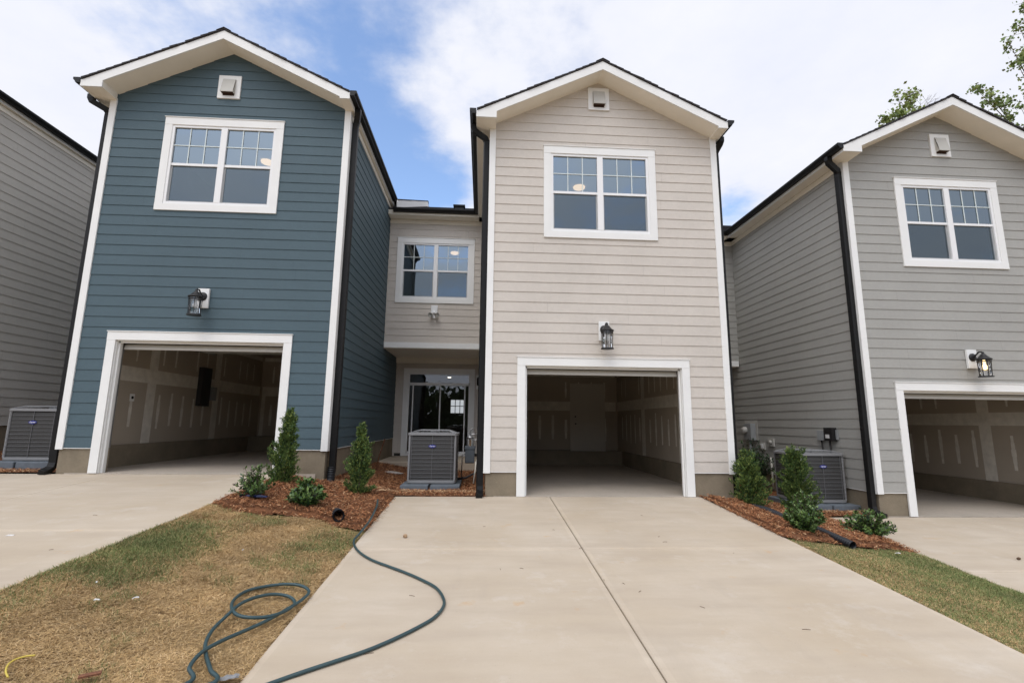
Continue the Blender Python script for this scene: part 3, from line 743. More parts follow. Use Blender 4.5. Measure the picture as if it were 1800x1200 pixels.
        gutter_run(H, (bx0 + .15, Y2 - .346, ZE + .005), (-HR - .02, Y2 - .346, ZE + .005), (0, -1, 0))
        # ---- recessed wall with sliding door and transom
        dx = -3.44; dw = .925; dz0, dz1 = .30, 2.66      # glass unit
        if True:
            lap_siding(lambda u, z, o: (u, Y1 - o, z), (bx0, bx1), .3, [(bx0, bz - .02), (bx1, bz - .02)], [(dx - dw - .12, dx + dw + .12, 0, dz1 + .12)], seed=seed + 30).build('recess_siding', sid, H)
            rw = MB()
            for q in ((bx0, dx - dw, .0, bz), (dx + dw, bx1 - .02, .0, bz), (dx - dw, dx + dw, dz1, bz)): rw.box(q[0], q[1], Y1 + .001, Y1 + .12, q[2], q[3])
            rw.build('recess_wall', 'sheath', H)
            dt = MB(); T = .14
            dt.box(dx - dw - T, dx + dw + T, Y1 - .034, Y1, dz1, dz1 + T); dt.box(dx - dw - T, dx - dw, Y1 - .031, Y1, .225, dz1); dt.box(dx + dw, dx + dw + T, Y1 - .031, Y1, .225, dz1)
            dt.box(dx - dw - T, dx + dw + T, Y1 - .034, Y1, .225, dz0)
            pdo = dt.build('patio_door', 'white', H)
            fr = MB(); F = .04; zt = 2.33
            fr.box(dx - dw, dx + dw, Y1 - .02, Y1 + .06, dz1 - F, dz1); fr.box(dx - dw, dx + dw, Y1 - .02, Y1 + .06, zt - .04, zt + .04); fr.box(dx - dw, dx + dw, Y1 - .02, Y1 + .06, dz0, dz0 + .05)
            for x in (dx - dw, dx + dw - F): fr.box(x, x + F, Y1 - .02, Y1 + .06, dz0, dz1)
            for x, y in ((dx - dw + .13, 0), (dx + .02, -.012), (dx + dw - .17, .012)): fr.box(x, x + .035, Y1 + y, Y1 + y + .05, dz0 + .05, zt - .04)
            fr.build('door_frame', 'vinyl', pdo)
            gl = MB()
            gl.face([(dx - dw, Y1 + .03, zt + .04), (dx + dw, Y1 + .03, zt + .04), (dx + dw, Y1 + .03, dz1 - F), (dx - dw, Y1 + .03, dz1 - F)])
            gl.face([(dx - dw, Y1 + .035, dz0), (dx + dw, Y1 + .035, dz0), (dx + dw, Y1 + .035, zt), (dx - dw, Y1 + .035, zt)])
            gl.build('door_glass', 'doorglass', pdo)
            # living room behind, with a rear window to daylight
            zc = 3.0; y0, y1 = Y1 + .12, Y1 + 6.6; rx0, rx1 = bx0 + .1, 1.6
            rm = MB(); wx0, wx1, wz0, wz1 = -3.53, -2.92, 1.56, 2.18
            rm.face([(rx0, y0, .26), (rx1, y0, .26), (rx1, y1, .26), (rx0, y1, .26)]); rm.face([(rx0, y0, zc), (rx0, y1, zc), (rx1, y1, zc), (rx1, y0, zc)])
            rm.face([(rx0, y0, .26), (rx0, y1, .26), (rx0, y1, zc), (rx0, y0, zc)])
            for q in ((rx0, wx0, .26, zc), (wx1, rx1, .26, zc), (wx0, wx1, .26, wz0), (wx0, wx1, wz1, zc)): rm.face([(q[0], y1, q[2]), (q[1], y1, q[2]), (q[1], y1, q[3]), (q[0], y1, q[3])])
            rm.box(-2.2, -2.1, yb, y1, .26, zc); 
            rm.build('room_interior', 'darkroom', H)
            bwn = MB()
            for x in (wx0, wx0 + (wx1 - wx0) / 3, wx0 + 2 * (wx1 - wx0) / 3, wx1 - .03): bwn.box(x, x + .03, y1, y1 + .03, wz0, wz1)
            for z in (wz0, (wz0 + wz1) / 2, wz1 - .03): bwn.box(wx0, wx1, y1 - .002, y1 + .028, z, z + .03)
            bwn.build('rear_window', 'vinyl', H)
            for (x, y) in ((-3.4, y0 + 3.2), (-3.5, y0 + 5.0)): MB().lathe((x, y, zc - .012), [(.07, 0), (.07, .008)]).build('downlight', 'spot', H)
        pt = MB(); pt.box(bx0 + .0, XL - .002, 4.20, Y1 - .002, -.2, .22); tagm = pt.build('patio_slab', 'concrete', H, bevel=.01)
        # ---- main block roof behind everything
        mr_ = MB(); x0, x1 = CX0 - .0, XR + .22; ye = Y2 - .36; MS = .467; yrdg = ye + 6.4
        roof_slope(mr_, (x0, yrdg, ZE + MS * 6.4), (x1, yrdg, ZE + MS * 6.4), (x0, ye, ZE), (x1, ye, ZE), seed=seed + 40)
        roof_slope(mr_, (x0, yrdg, ZE + MS * 6.4), (x1, yrdg, ZE + MS * 6.4), (x0, yrdg + 6.0, ZE + .4), (x1, yrdg + 6.0, ZE + .4), seed=seed + 41)
        mr_.build('roof', 'shingle', H)
        mrk = MB()
        mrk.prism([(x1 - .03, ye, ZE - .02), (x1 - .03, ye, ZE - .23), (x1 - .03, yrdg, ZE + MS * 6.4 - .24), (x1 - .03, yrdg + 6, ZE + .2), (x1 - .03, yrdg + 6, ZE + .37), (x1 - .03, yrdg, ZE + MS * 6.4 - .03)], (.025, 0, 0))
        mrk.box(XR, x1 - .031, ye + .35, ye + .9, WT - .02, WT)
        mrk.build('rake_board', 'white', H)
        mw = MB()   # side and back walls of the main block
        yk = yrdg + 5.6
        mw.prism([(XR, Y1, -.3), (XR, yk, -.3), (XR, yk, ZE + .3), (XR, yrdg, ZE + MS * 6.3), (XR, Y1 - 1.6, ZE - .03), (XR, Y1 - 1.6, WT), (XR, Y1, WT)], (-.12, 0, 0))
        mw.prism([(CX0, Y1, -.3), (CX0, yk, -.3), (CX0, yk, ZE + .3), (CX0, yrdg, ZE + MS * 6.3), (CX0, Y2, WT), (CX0, Y1, 3.1)], (.06, 0, 0))
        mw.face([(CX0 + .06, yk, 2.95), (XR - .12, yk, 2.95), (XR - .12, yk, ZE + .2), (CX0 + .06, yk, ZE + .2)])
        mw.build('main_wall', sid, H)
        rv = MB(); vx = -2.92; vy = ye + .95; vz = ZE + MS * .95
        rv.box(vx - .13, vx + .13, vy, vy + .28, vz + .0, vz + .12); rv.box(vx - .17, vx + .17, vy - .04, vy + .33, vz + .12, vz + .16); rv.build('roof_vent', 'black', H)
    else:
        pass
    return H
M['hoodshade'] = mat('painted_hood_shade', (0.05, 0.025, 0.015), rough=0.8)  # shade of the hollow vent hood, put in as a dark colour

UN = dict(blue=(-4.88, 8.60, .33), beige=(2.12, 8.46, 0.0), grey=(9.05, 8.50, -.33), taupe=(-11.95, 8.62, .66))
build_house(*UN['beige'], 'beige', 'beige lap sided townhouse in the middle, open garage behind the near driveway', (7.18, 7.646), seed=3)
build_house(*UN['blue'], 'blue', 'dark blue lap sided townhouse with white trim and open garage', (6.82, 7.29), seed=11, garage='left')
build_house(*UN['grey'], 'grey', 'light grey lap sided townhouse at the right with a lit lantern', (6.88, 7.36), seed=23)
build_house(*UN['taupe'], 'taupe', 'taupe grey townhouse at the left edge showing only its side wall', (6.85, 7.32), seed=31)

# ------------------------------------------------------------------ lanterns and fixtures on the walls
def lantern(x, y, z_plate, label, lit=False, yaw=0):
    """z_plate: top of the white mounting block; y: wall face"""
    t = thing('wall_lantern', label, 'lantern', (x, y, z_plate), yaw, 'black lanterns over the garages'); t.scale = (1.2, 1.2, 1.2)
    MB().box(-.079, .079, -.036, .0, -.288, 0).build('mounting_block', 'white', t, bevel=.004)
    a = MB()
    cp = MB(); cp.lathe((0, 0, 0), [(.062, 0), (.060, .012), (.04, .022), (.012, .028)], 20); c_ = cp.build('canopy', 'lantern', t, smooth=True, loc=(0, -.036, -.12)); c_.rotation_euler = (R(90), 0, 0)
    a.tube([(0, -.06, -.12), (0, -.10, -.085), (0, -.14, -.05), (0, -.185, -.055), (0, -.20, -.085)], [.012, .011, .011, .012, .014], 10); a.build('arm', 'lantern', t, smooth=True)
    cy = -.20; zt = -.10
    cap = MB(); cap.lathe((0, cy, zt), [(.012, .045), (.02, .03), (.014, .018), (.03, .006), (.045, -.015), (.075, -.05), (.098, -.062), (.100, -.075), (.085, -.080)], 20); cap.build('cap', 'lantern', t, smooth=True)
    cg = MB(); zl0, zl1 = zt - .335, zt - .075
    for k in range(8):
        an = 2 * math.pi * (k + .5) / 8; cg.tube([(.074 * math.cos(an), cy + .074 * math.sin(an), zl0), (.084 * math.cos(an), cy + .084 * math.sin(an), zl1)], .0045, 6)
    cg.lathe((0, cy, zl0), [(.070, -.004), (.092, -.002), (.092, .012), (.074, .014), (.070, .014)], 20)
    cg.lathe((0, cy, zl1 - .03), [(.080, 0), (.088, 0), (.088, .008), (.080, .008)], 20)
    cg.build('cage', 'lantern', t)
    gl = MB()
    n = 20
    for j in range(n):
        a0, a1 = 2 * math.pi * j / n, 2 * math.pi * (j + 1) / n
        gl.face([(.068 * math.cos(a0), cy + .068 * math.sin(a0), zl0 + .01), (.068 * math.cos(a1), cy + .068 * math.sin(a1), zl0 + .01), (.074 * math.cos(a1), cy + .074 * math.sin(a1), zl1), (.074 * math.cos(a0), cy + .074 * math.sin(a0), zl1)])
    gl.build('lamp_glass', 'lampglass', t, smooth=True)
    bb = MB(); bb.lathe((0, cy, zl1 - .155), [(.004, 0), (.022, .008), (.033, .03), (.030, .055), (.016, .085), (.014, .15)], 14); bb.build('bulb', 'litbulb' if lit else 'bulb', t, smooth=True)
    return t
lantern(2.13, 8.445, 3.016, 'unlit black lantern on the beige house, straight above its garage opening')
lantern(-4.90, 8.585, 3.47, 'unlit black lantern on the blue siding above the left garage')
lantern(9.06, 8.485, 2.65, 'black lantern with a glowing bulb on the light grey house', lit=True)

def disc_light(x, y, z, label):
    mb = MB(); mb.lathe((0, 0, 0), [(.10, -.045), (.128, -.03), (.135, -.001)], 24)
    return tag(mb.build('ceiling_light', 'disc', loc=(x, y, z), smooth=False), label, 'ceiling light', 'lit discs on the bedroom ceilings')
disc_light(2.087, 10.25, 6.515, 'glowing disc light seen through the beige gable window')
disc_light(-4.862, 10.29, 6.845, 'glowing disc light at the right pane of the blue house window')
disc_light(-.984, 14.9, 6.515, 'glowing disc light behind the small window over the patio')

# floodlight under the recessed window
t = thing('twin_floodlight', 'white twin floodlight under the small recessed window', 'floodlight', (-1.34, 12.795, 4.28))
MB().box(-.085, .085, -.03, 0, -.36, .0).build('mounting_block', 'vinyl', t, bevel=.004)
q = MB(); q.lathe((0, 0, 0), [(.05, 0), (.05, .02), (.02, .045)], 16); q = q.build('canopy', 'vinyl', t, loc=(0, -.03, -.20)); q.rotation_euler = (R(90), 0, 0)
for s_ in (-1, 1):
    hd = MB(); hd.lathe((0, 0, 0), [(.018, -.10), (.035, -.08), (.062, -.01), (.066, .02), (.058, .022), (.05, .0)], 16)
    h = hd.build('lamp_head', 'galvlamp' if 'galvlamp' in M else 'meterlight', t, smooth=True, loc=(s_ * .085, -.14, -.285)); h.rotation_euler = (R(115), 0, R(s_ * 22))
    MB().tube([(s_ * .01, -.06, -.21), (s_ * .05, -.09, -.235), (s_ * .075, -.11, -.26)], .011).build('bracket', 'vinyl', t)
# porch lamp by the sliding door
t = thing('porch_lamp', 'small black lamp beside the sliding patio door', 'lamp', (-.12, 14.795, 2.62))
MB().box(-.09, .09, -.03, 0, -.42, 0).build('mounting_block', 'white', t)
MB().lathe((0, -.11, -.10), [(.01, .05), (.05, .03), (.075, -.01), (.07, -.20), (.05, -.22)], 14).build('lamp_shade', 'lantern', t, smooth=True)
MB().tube([(0, -.03, -.1), (0, -.11, -.06)], .012).build('arm', 'lantern', t)
tag(MB().lathe((0, 0, 0), [(.01, -.05), (.05, -.045), (.06, 0), (.05, .05), (.01, .055)], 14).build('wall_sensor', 'vinyl', loc=(-.09, 14.76, 1.44), smooth=True), 'small white round fixture beside the patio door', 'fixture')

# ------------------------------------------------------------------ air conditioners
def make_ac():
    t = thing('air_conditioner', '', 'air conditioner', (0, 0, 0), 0, 'air conditioners standing between the houses')
    W, D, H0, H1 = .90, .84, .13, .985      # on a pad .08 thick
    core = MB(); core.box(-W / 2 + .03, W / 2 - .03, .03, D - .03, H0, H1 - .02); core.build('coil', 'acdark', t)
    fr = MB()
    def rr_(x0, x1, y0, y1, r, z):
        pts = []
        for cx_, cy_, a0 in ((x1 - r, y1 - r, 0), (x0 + r, y1 - r, 90), (x0 + r, y0 + r, 180), (x1 - r, y0 + r, 270)):
            for k in range(5): an = R(a0 + k * 22.5); pts.append((cx_ + r * math.cos(an), cy_ + r * math.sin(an), z))
        return pts
    fr.prism(rr_(-W / 2, W / 2, 0, D, .07, H0 - .035), (0, 0, .05))
    fr.prism(rr_(-W / 2 - .012, W / 2 + .012, -.012, D + .012, .07, H1 - .035), (0, 0, .045))
    for x in (-W / 2 + .03, W / 2 - .03):
        for y in (.03, D - .03): fr.tube([(x, y, H0), (x, y, H1 - .03)], .022, 10)
    fr.prism(rr_(-W / 2 + .02, W / 2 - .02, .02, D - .02, .06, H0 - .05), (0, 0, .016))
    fr.build('cabinet', 'acgrey', t, bevel=.003)
    lv = MB(); n = 46
    for k in range(n):
        z = H0 + .02 + (H1 - H0 - .07) * k / n; hgt = .010
        for (p, q) in (((-W / 2 + .06, .012), (W / 2 - .06, .012)), ((-W / 2 + .06, D - .012), (W / 2 - .06, D - .012))):
            lv.box(p[0], q[0], p[1] - .004, p[1] + .004, z, z + hgt)
        for x in (-W / 2 + .012, W / 2 - .012): lv.box(x - .004, x + .004, .06, D - .06, z, z + hgt)
    lv.build('louver', 'aclouver', t)
    gw = MB()
    for k in range(1, 12):
        z = H0 + (H1 - H0 - .04) * k / 12
        gw.box(-W / 2 + .04, W / 2 - .04, -.002, .004, z, z + .005); gw.box(-W / 2 - .002, -W / 2 + .004, .04, D - .04, z, z + .005); gw.box(W / 2 - .004, W / 2 + .002, .04, D - .04, z, z + .005)
    gw.box(-.003, .003, -.004, .004, H0 + .01, H1 - .03); gw.box(W / 2 - .10, W / 2 - .094, -.004, .004, H0 + .01, H1 - .03); gw.box(-W / 2 + .07, -W / 2 + .076, -.004, .004, H0 + .01, H1 - .03)
    for x in (-W / 2, W / 2): gw.box(x - .003, x + .003, D / 2, D / 2 + .006, H0 + .01, H1 - .03)
    gw.build('wire_guard', 'acwire', t)
    tp = MB(); z0, z1 = H1 + .01, H1 + .055; a, b = .40, .28
    cy_ = D / 2
    ring0 = [(-a, cy_ - a, z0), (a, cy_ - a, z0), (a, cy_ + a, z0), (-a, cy_ + a, z0)]; ring1 = [(-b, cy_ - b, z1), (b, cy_ - b, z1), (b, cy_ + b, z1), (-b, cy_ + b, z1)]
    for i in range(4):
        j = (i + 1) % 4; tp.tube([ring1[i], ring1[j]], .010, 6); tp.tube([ring0[i], ring1[i]], .010, 6)
        for k in range(1, 9):
            s_ = k / 9; tp.tube([Vector(ring0[i]).lerp(Vector(ring0[j]), s_), Vector(ring1[i]).lerp(Vector(ring1[j]), s_)], .0028, 4)
    for k in range(1, 22): s_ = k / 22; tp.tube([(-b + 2 * b * s_, cy_ - b, z1), (-b + 2 * b * s_, cy_ + b, z1)], .0028, 4)
    tp.tube([(0, cy_ - b, z1), (0, cy_ + b, z1)], .009, 6); tp.tube([(-b, cy_, z1), (b, cy_, z1)], .009, 6); tp.lathe((0, cy_, z1 - .1), [(.09, 0), (.09, .09), (.02, .105)], 14)
    tp.build('fan_guard', 'acgrey', t)
    # oval badge with its lettering
    bd = MB(); pts = []
    for k in range(28):
        an = 2 * math.pi * k / 28; c_, s_ = math.cos(an), math.sin(an)
        rx = .062 * (1 + .14 * abs(c_) ** 6); pts.append((rx * c_, -.010, .030 * s_))
    bd.prism(pts, (0, .006, 0)); bo = bd.build('badge', 'badge', t, loc=(-.0, 0, .755))
    cu = bpy.data.curves.new('badge_lettering', 'FONT'); cu.body = 'Carrier'; cu.size = .034; cu.align_x = 'CENTER'; cu.align_y = 'CENTER'; cu.extrude = .0008; cu.shear = .25; cu.offset = .0006
    to = bpy.data.objects.new('tmp', cu); COL.objects.link(to)
    bpy.context.view_layer.update()
    me = bpy.data.meshes.new_from_object(to.evaluated_get(bpy.context.evaluated_depsgraph_get())); bpy.data.objects.remove(to)
    me.name = 'badge_lettering'; me.materials.clear(); me.materials.append(M['badgew'])
    lo = bpy.data.objects.new('badge_lettering', me); COL.objects.link(lo); lo.parent = bo; lo.location = (0, -.0115, 0); lo.rotation_euler = (R(90), 0, 0)
    return t
def pads(x, y, z, rz, label):
    t = thing('equipment_pad', label, 'pad', (x, y, z), rz, 'grey pads under the air conditioners')
    MB().box(-.53, -.035, -.20, 1.0, -.1, .10).build('pad_block', 'pad', t, bevel=.012); MB().box(.0, .53, -.20, 1.0, -.1, .098).build('pad_block', 'pad', t, bevel=.012)
ac = make_ac()
spots = [((-.915, 9.27, .0), R(0), 'grey air conditioner in the middle, in front of the patio door', 'dark grey split pad under the middle air conditioner'),
         ((-8.02, 9.32, .36), R(0), 'grey air conditioner against the taupe side wall at the left edge', 'dark grey pad under the leftmost air conditioner'),
         ((6.46, 9.12, -.31), R(1.5), 'grey air conditioner beside the light grey wall, partly behind a conifer', 'dark grey pad under the air conditioner by the grey wall')]
for i, (p, rz, la, lp) in enumerate(spots):
    o = ac if i == 0 else copy_tree(ac)
    o.location = p; o.rotation_euler = (0, 0, rz); o['label'] = la
    pads(p[0], p[1], p[2], rz, lp)
    o.location.z += .02

# ------------------------------------------------------------------ utilities
wx = 7.03 - .035
X0 = UN['grey'][0] + XL
def wallthing(name, label, cat, y, z): return thing(name, label, cat, (X0 - .015, y, z))
t = wallthing('electric_meter', 'grey electric meter box on the light grey side wall', 'electric meter', 12.45, .84)
MB().box(-.012, 0, -.30, .28, .0, .50).build('back_board', 'meterlight', t); MB().box(-.15, -.012, -.23, .12, .0, .42).build('meter_box', 'meter', t, bevel=.008)
q = MB().lathe((0, 0, 0), [(.085, 0), (.085, .05), (.075, .09), (.03, .10)], 16).build('meter_dial', 'meterlight', t, smooth=True, loc=(-.15, .0, .25)); q.rotation_euler = (0, R(-90), 0)
MB().tube([(-.08, -.06, .0), (-.08, -.06, -1.05)], .03, 10).build('conduit', 'meter', t, smooth=True)
t = wallthing('disconnect_box', 'black electrical box with white sticker beside a small grey box', 'electrical box', 9.48, .93)
MB().box(-.10, 0, -.12, .12, .0, .26).build('enclosure', 'lantern', t, bevel=.006); MB().box(-.1025, -.1, -.04, .07, .05, .125).build('sticker', 'paper', t); MB().box(-.03, .0, -.17, -.125, .03, .22).build('side_flange', 'meter', t)
MB().tube([(-.05, .02, 0), (-.05, .03, -.30), (-.07, .05, -.75)], .016, 8).build('cable', 'lantern', t, smooth=True)
t = wallthing('junction_box', 'small grey box left of the black electrical box', 'electrical box', 9.76, .93)
MB().box(-.07, 0, -.09, .09, 0, .20).build('enclosure', 'meter', t, bevel=.006); MB().tube([(-.04, 0, 0), (-.04, -.02, -.3), (-.07, -.05, -.75)], .014, 8).build('cable', 'lantern', t, smooth=True)
t = wallthing('hose_bib_block', 'beige square mounting block with a round cover on the grey wall', 'wall block', 11.58, .72)
MB().box(-.03, 0, -.12, .12, 0, .19).build('block', 'meterlight', t, bevel=.004); q = MB().lathe((0, 0, 0), [(.05, 0), (.045, .03), (.02, .04)]).build('cover', 'meterlight', t, smooth=True, loc=(-.03, 0, .1)); q.rotation_euler = (0, R(-90), 0)
t = wallthing('outlet_cover', 'small white outdoor outlet below the electric meter', 'outlet', 11.95, .62)
MB().box(-.03, 0, -.10, .10, 0, .18).build('cover', 'meterlight', t, bevel=.004); MB().box(-.05, -.03, -.05, .05, .03, .15).build('flap', 'vinyl', t, bevel=.004)
tag(MB().tube([(X0 - .06, 11.58, .46), (X0 - .06, 11.58, -.25)], .022, 10).build('drain_pipe', 'pvc', smooth=True), 'short cream plastic pipe standing behind the right air conditioner', 'pipe')

# gas meter beside the middle air conditioner
t = thing('gas_meter', 'dark gas meter with pipes right of the middle air conditioner', 'gas meter', (-.25, 10.6, .05))
MB().box(-.10, .10, -.08, .08, .32, .64).build('meter_body', 'pad', t, bevel=.02)
MB().box(-.11, .11, -.09, .09, .60, .67).build('meter_cap', 'pad', t, bevel=.01)
MB().lathe((0, -.02, .82), [(.02, -.05), (.07, -.03), (.075, .0), (.02, .03)], 14).build('regulator', 'galvd', t, smooth=True) if 'galvd' in M else MB().lathe((0, -.02, .86), [(.02, -.05), (.07, -.03), (.075, .0), (.02, .03)], 14).build('regulator', 'galv', t, smooth=True)
pp = MB(); pp.tube([(-.06, 0, .66), (-.06, 0, .86), (-.0, 0, .9), (.06, 0, .92), (.26, .02, .92)], .014, 8); pp.tube([(.06, 0, .66), (.06, 0, .8), (.28, .02, .8)], .014, 8); pp.tube([(-.08, 0, .5), (-.16, 0, .5), (-.17, 0, .0)], .014, 8); pp.tube([(0, -.02, .9), (0, -.02, 1.02), (.08, -.02, 1.04)], .012, 8)
pp.build('gas_pipe', 'galv', t, smooth=True)
MB().tube([(.0, .0, .66), (.0, .0, .80)], .022, 8).build('brass_valve', 'stone', t)
t = thing('condensate_pipe', 'bent white plastic pipe beside the black downspout', 'pipe', (-.05, 9.75, .0))
MB().tube([(.08, .1, .60), (.0, .0, .52), (-.06, -.03, .46)], .017, 8).build('upper_run', 'pvc', t, smooth=True); MB().tube([(-.06, -.03, .46), (-.07, -.03, .3), (-.10, -.06, .06)], .015, 8).build('lower_run', 'pvc', t, smooth=True)
tag(MB().tube([(.05, 10.1, .75), (-.04, 10.05, .6), (-.10, 10.02, .4), (-.08, 10.0, .25), (-.3, 9.95, .14), (-.5, 9.9, .12)], .02, 8).build('refrigerant_line', 'corr', smooth=True), 'black insulated line curving into the middle air conditioner', 'hose')

def catmull(pts, n=8):
    P = [Vector(p) for p in pts]; P = [P[0] * 2 - P[1]] + P + [P[-1] * 2 - P[-2]]; o = []
    for i in range(1, len(P) - 2):
        for k in range(n):
            t_ = k / n; a, b, c, d = P[i - 1], P[i], P[i + 1], P[i + 2]
            o.append(.5 * ((2 * b) + (c - a) * t_ + (2 * a - 5 * b + 4 * c - d) * t_ ** 2 + (3 * b - a - 3 * c + d) * t_ ** 3))
    return o + [P[-2]]

# corrugated drain pipes
def corrugated(path, r, label, name='drain_pipe', step_=.032):
    path = catmull(path, 10); L_ = [0]
    for a, b in zip(path, path[1:]): L_.append(L_[-1] + (b - a).length)
    n = int(L_[-1] / (step_ / 4)); pts = []; rad = []
    for i in range(n + 1):
        s_ = L_[-1] * i / n; k = max(0, min(len(L_) - 2, int(np.searchsorted(L_, s_)) - 1)); t_ = (s_ - L_[k]) / max(1e-6, L_[k + 1] - L_[k])
        pts.append(path[k].lerp(path[k + 1], t_)); rad.append(r * (1 + .11 * math.sin(s_ / step_ * 2 * math.pi)))
    mb = MB(); mb.tube(pts, rad, 16, cap=False)
    inner = MB(); mb.tube(pts, [x * .88 for x in rad], 16, cap=False)
    return tag(mb.build(name, 'corr', smooth=True), label, 'drain pipe')
bx = UN['blue'][0] + XR + .075
corrugated([(bx, 8.73, .44), (bx, 8.72, .30), (bx + .01, 8.66, .19), (bx + .06, 8.45, .07), (bx + .14, 8.1, .0)], .066, 'black corrugated adapter at the foot of the blue house downspout')
corrugated([(bx + .30, 7.5, -.05), (-1.95, 7.0, -.01), (-1.78, 6.52, .045)], .068, 'open round end of a black drain pipe poking out of the mulch')
corrugated([(4.40, 8.2, -.10), (4.45, 7.7, -.08), (4.50, 7.15, -.13), (4.58, 6.75, -.165), (4.68, 6.18, -.25)], .047, 'long black corrugated drain pipe lying in the mulch at the right')

# ------------------------------------------------------------------ hose (unprojected once onto the ground, stored in metres)
def onground(px, py, off):
    d = f * FPX + r2 * (px - 900) - u2 * (py - 600)
    k = 2.2 / d.y
    for _ in range(4000):
        p = d * k; 
        if EYE + p.z <= gz(p.x, p.y) + off: break
        k += .004 / d.y
    return Vector((p.x, p.y, gz(p.x, p.y) + off))
HOSE = [(664, 878), (662, 890), (650, 914), (634, 935), (622, 950), (628, 966), (650, 982), (683, 995), (710, 1005), (740, 1018), (767, 1033), (780, 1053), (778, 1068), (763, 1085), (738, 1100), (700, 1119), (650, 1141), (600, 1158), (533, 1180), (477, 1200)]
P1 = [onground(x, y, .095 if i < 3 else (.06 if i == 3 else .016)) for i, (x, y) in enumerate(HOSE)]
LOOP = [(325, 1203), (333, 1172), (353, 1147), (387, 1127), (433, 1107), (467, 1091), (500, 1073), (530, 1054), (543, 1040), (532, 1030), (508, 1026), (473, 1029), (437, 1037), (415, 1050), (407, 1064), (415, 1079), (440, 1085), (473, 1083), (502, 1073), (518, 1060), (508, 1048), (480, 1044), (447, 1050), (420, 1063), (397, 1083), (375, 1105), (362, 1128), (362, 1150), (370, 1177), (375, 1200)]
P2 = [onground(x, y, .040 + .012 * math.sin(i * .9)) for i, (x, y) in enumerate(LOOP)]
mid = [Vector((-1.6, 2.85, gz(-1.6, 2.8) + .03)), Vector((-2.0, 2.72, gz(-2, 2.7) + .04))]
back = [Vector((-1.75, 2.9, gz(-1.7, 2.9) + .03)), Vector((-1.2, 2.2, gz(-1.2, 2.2) + .014)), Vector((-.6, 1.0, gz(-.6, 1) + .014))]
hp = catmull(P1 + mid + P2 + back, 8)
tag(MB().tube(hp, .0125, 10).build('garden_hose', 'hose', smooth=True), 'green garden hose winding over the driveway and coiled on the lawn', 'hose')

# ------------------------------------------------------------------ mulch beds
def bed_z(x, y): return gz(x, y) + (nz(x, y, 3.0, .02) + nz(x, y, 11, .012)) * (1 if y < 8.5 else .5)
def frontL(x): return 6.42 + .08 * math.sin(x * 5) + (.0 if x < -2.6 else .05)
def inL(x, y):
    if y < frontL(x): return False
    if y < 8.62 and x < -1.40: return -3.33 < x
    if y < 8.47: return False
    return -2.66 < x < .1 and y < 12.75 and (y > 8.46)
def inR(x, y):
    if y < 6.15 + .22 * max(0, x - 4.0) + .05 * math.sin(x * 6): return False
    if y < 8.5: return 3.74 < x < 5.88
    return 4.34 < x < 7.02 and y < 12.75
def inLL(x, y): return -9.75 < x < -6.95 and 8.72 < y < 12.8
def edge_fade(fn, x, y, r=.10):
    return all(fn(x + a, y + b) for a, b in ((r, 0), (-r, 0), (0, r), (0, -r)))
beds = []
for nm, fn, X_, Y_ in (('L', inL, (-3.4, .1), (6.2, 12.8)), ('R', inR, (3.7, 7.05), (6.0, 12.8)), ('LL', inLL, (-9.8, -6.9), (8.6, 12.9))):
    xs_ = np.arange(X_[0], X_[1] + .05, .06); ys_ = np.arange(Y_[0], Y_[1], .07)
    def zf_(x, y, fn=fn): return bed_z(x, y) + ((.055 if y < 8.4 else .018) if edge_fade(fn, x, y) else .008)
    o = grid_obj('mulch_bed', list(xs_), list(ys_), zf_, 'mulchsoil', keep=fn); tag(o, kind='structure')
    # shredded chips on top
    dens = 5200 if nm != 'LL' else 2000
    n = int((X_[1] - X_[0]) * (Y_[1] - Y_[0]) * dens)
    px = rng.uniform(X_[0], X_[1], n); py = rng.uniform(Y_[0], Y_[1], n)
    # thin the far chips
    keepm = rng.random(n) < np.clip((9.6 - py) / 3.0 + .75, .22, 1)
    px, py = px[keepm], py[keepm]
    ok = np.array([fn(a + u, b + v) and not (-2.62 < a < .0 and 8.3 < b < 8.46) for a, b, u, v in zip(px, py, rng.normal(0, .022, len(px)), rng.normal(0, .03, len(px)))]); px, py = px[ok], py[ok]
    n = len(px); pz = np.array([zf_(a, b) for a, b in zip(px, py)]) + rng.uniform(.0, .022, n)
    L_ = rng.uniform(.012, .055, n) * (.7 + .6 * rng.random(n)); W_ = rng.uniform(.003, .009, n)
    an = rng.uniform(0, 2 * np.pi, n); tilt = rng.normal(0, .35, n)
    dx = np.stack([np.cos(an) * np.cos(tilt), np.sin(an) * np.cos(tilt), np.sin(tilt)], 1)
    sx = np.stack([-np.sin(an), np.cos(an), rng.normal(0, .5, n)], 1)
    c = np.stack([px, py, pz + .004], 1)
    V = np.stack([c - dx * L_[:, None] / 2 - sx * W_[:, None] / 2, c + dx * L_[:, None] / 2 - sx * W_[:, None] / 3, c + dx * L_[:, None] / 2 + sx * W_[:, None] / 3, c - dx * L_[:, None] / 2 + sx * W_[:, None] / 2], 1)
    pale = (np.abs(py - 8.85) < .14) * .55
    rr = rng.random(n)
    mi = np.where(rr < .42, 0, np.where(rr < .68, 1, np.where(rr < .92, 2, 3)))
    mi = np.where(rng.random(n) < pale, 3, mi)
    tag(quads_mesh('bark_mulch', V, mi, ['chipA', 'chipB', 'chipC', 'chipD']), {'L': 'red brown shredded bark mulch around the shrubs by the blue house', 'R': 'red brown shredded bark mulch between the middle and right driveways', 'LL': 'strip of bark mulch under the leftmost air conditioner'}[nm], 'mulch', kind='stuff')

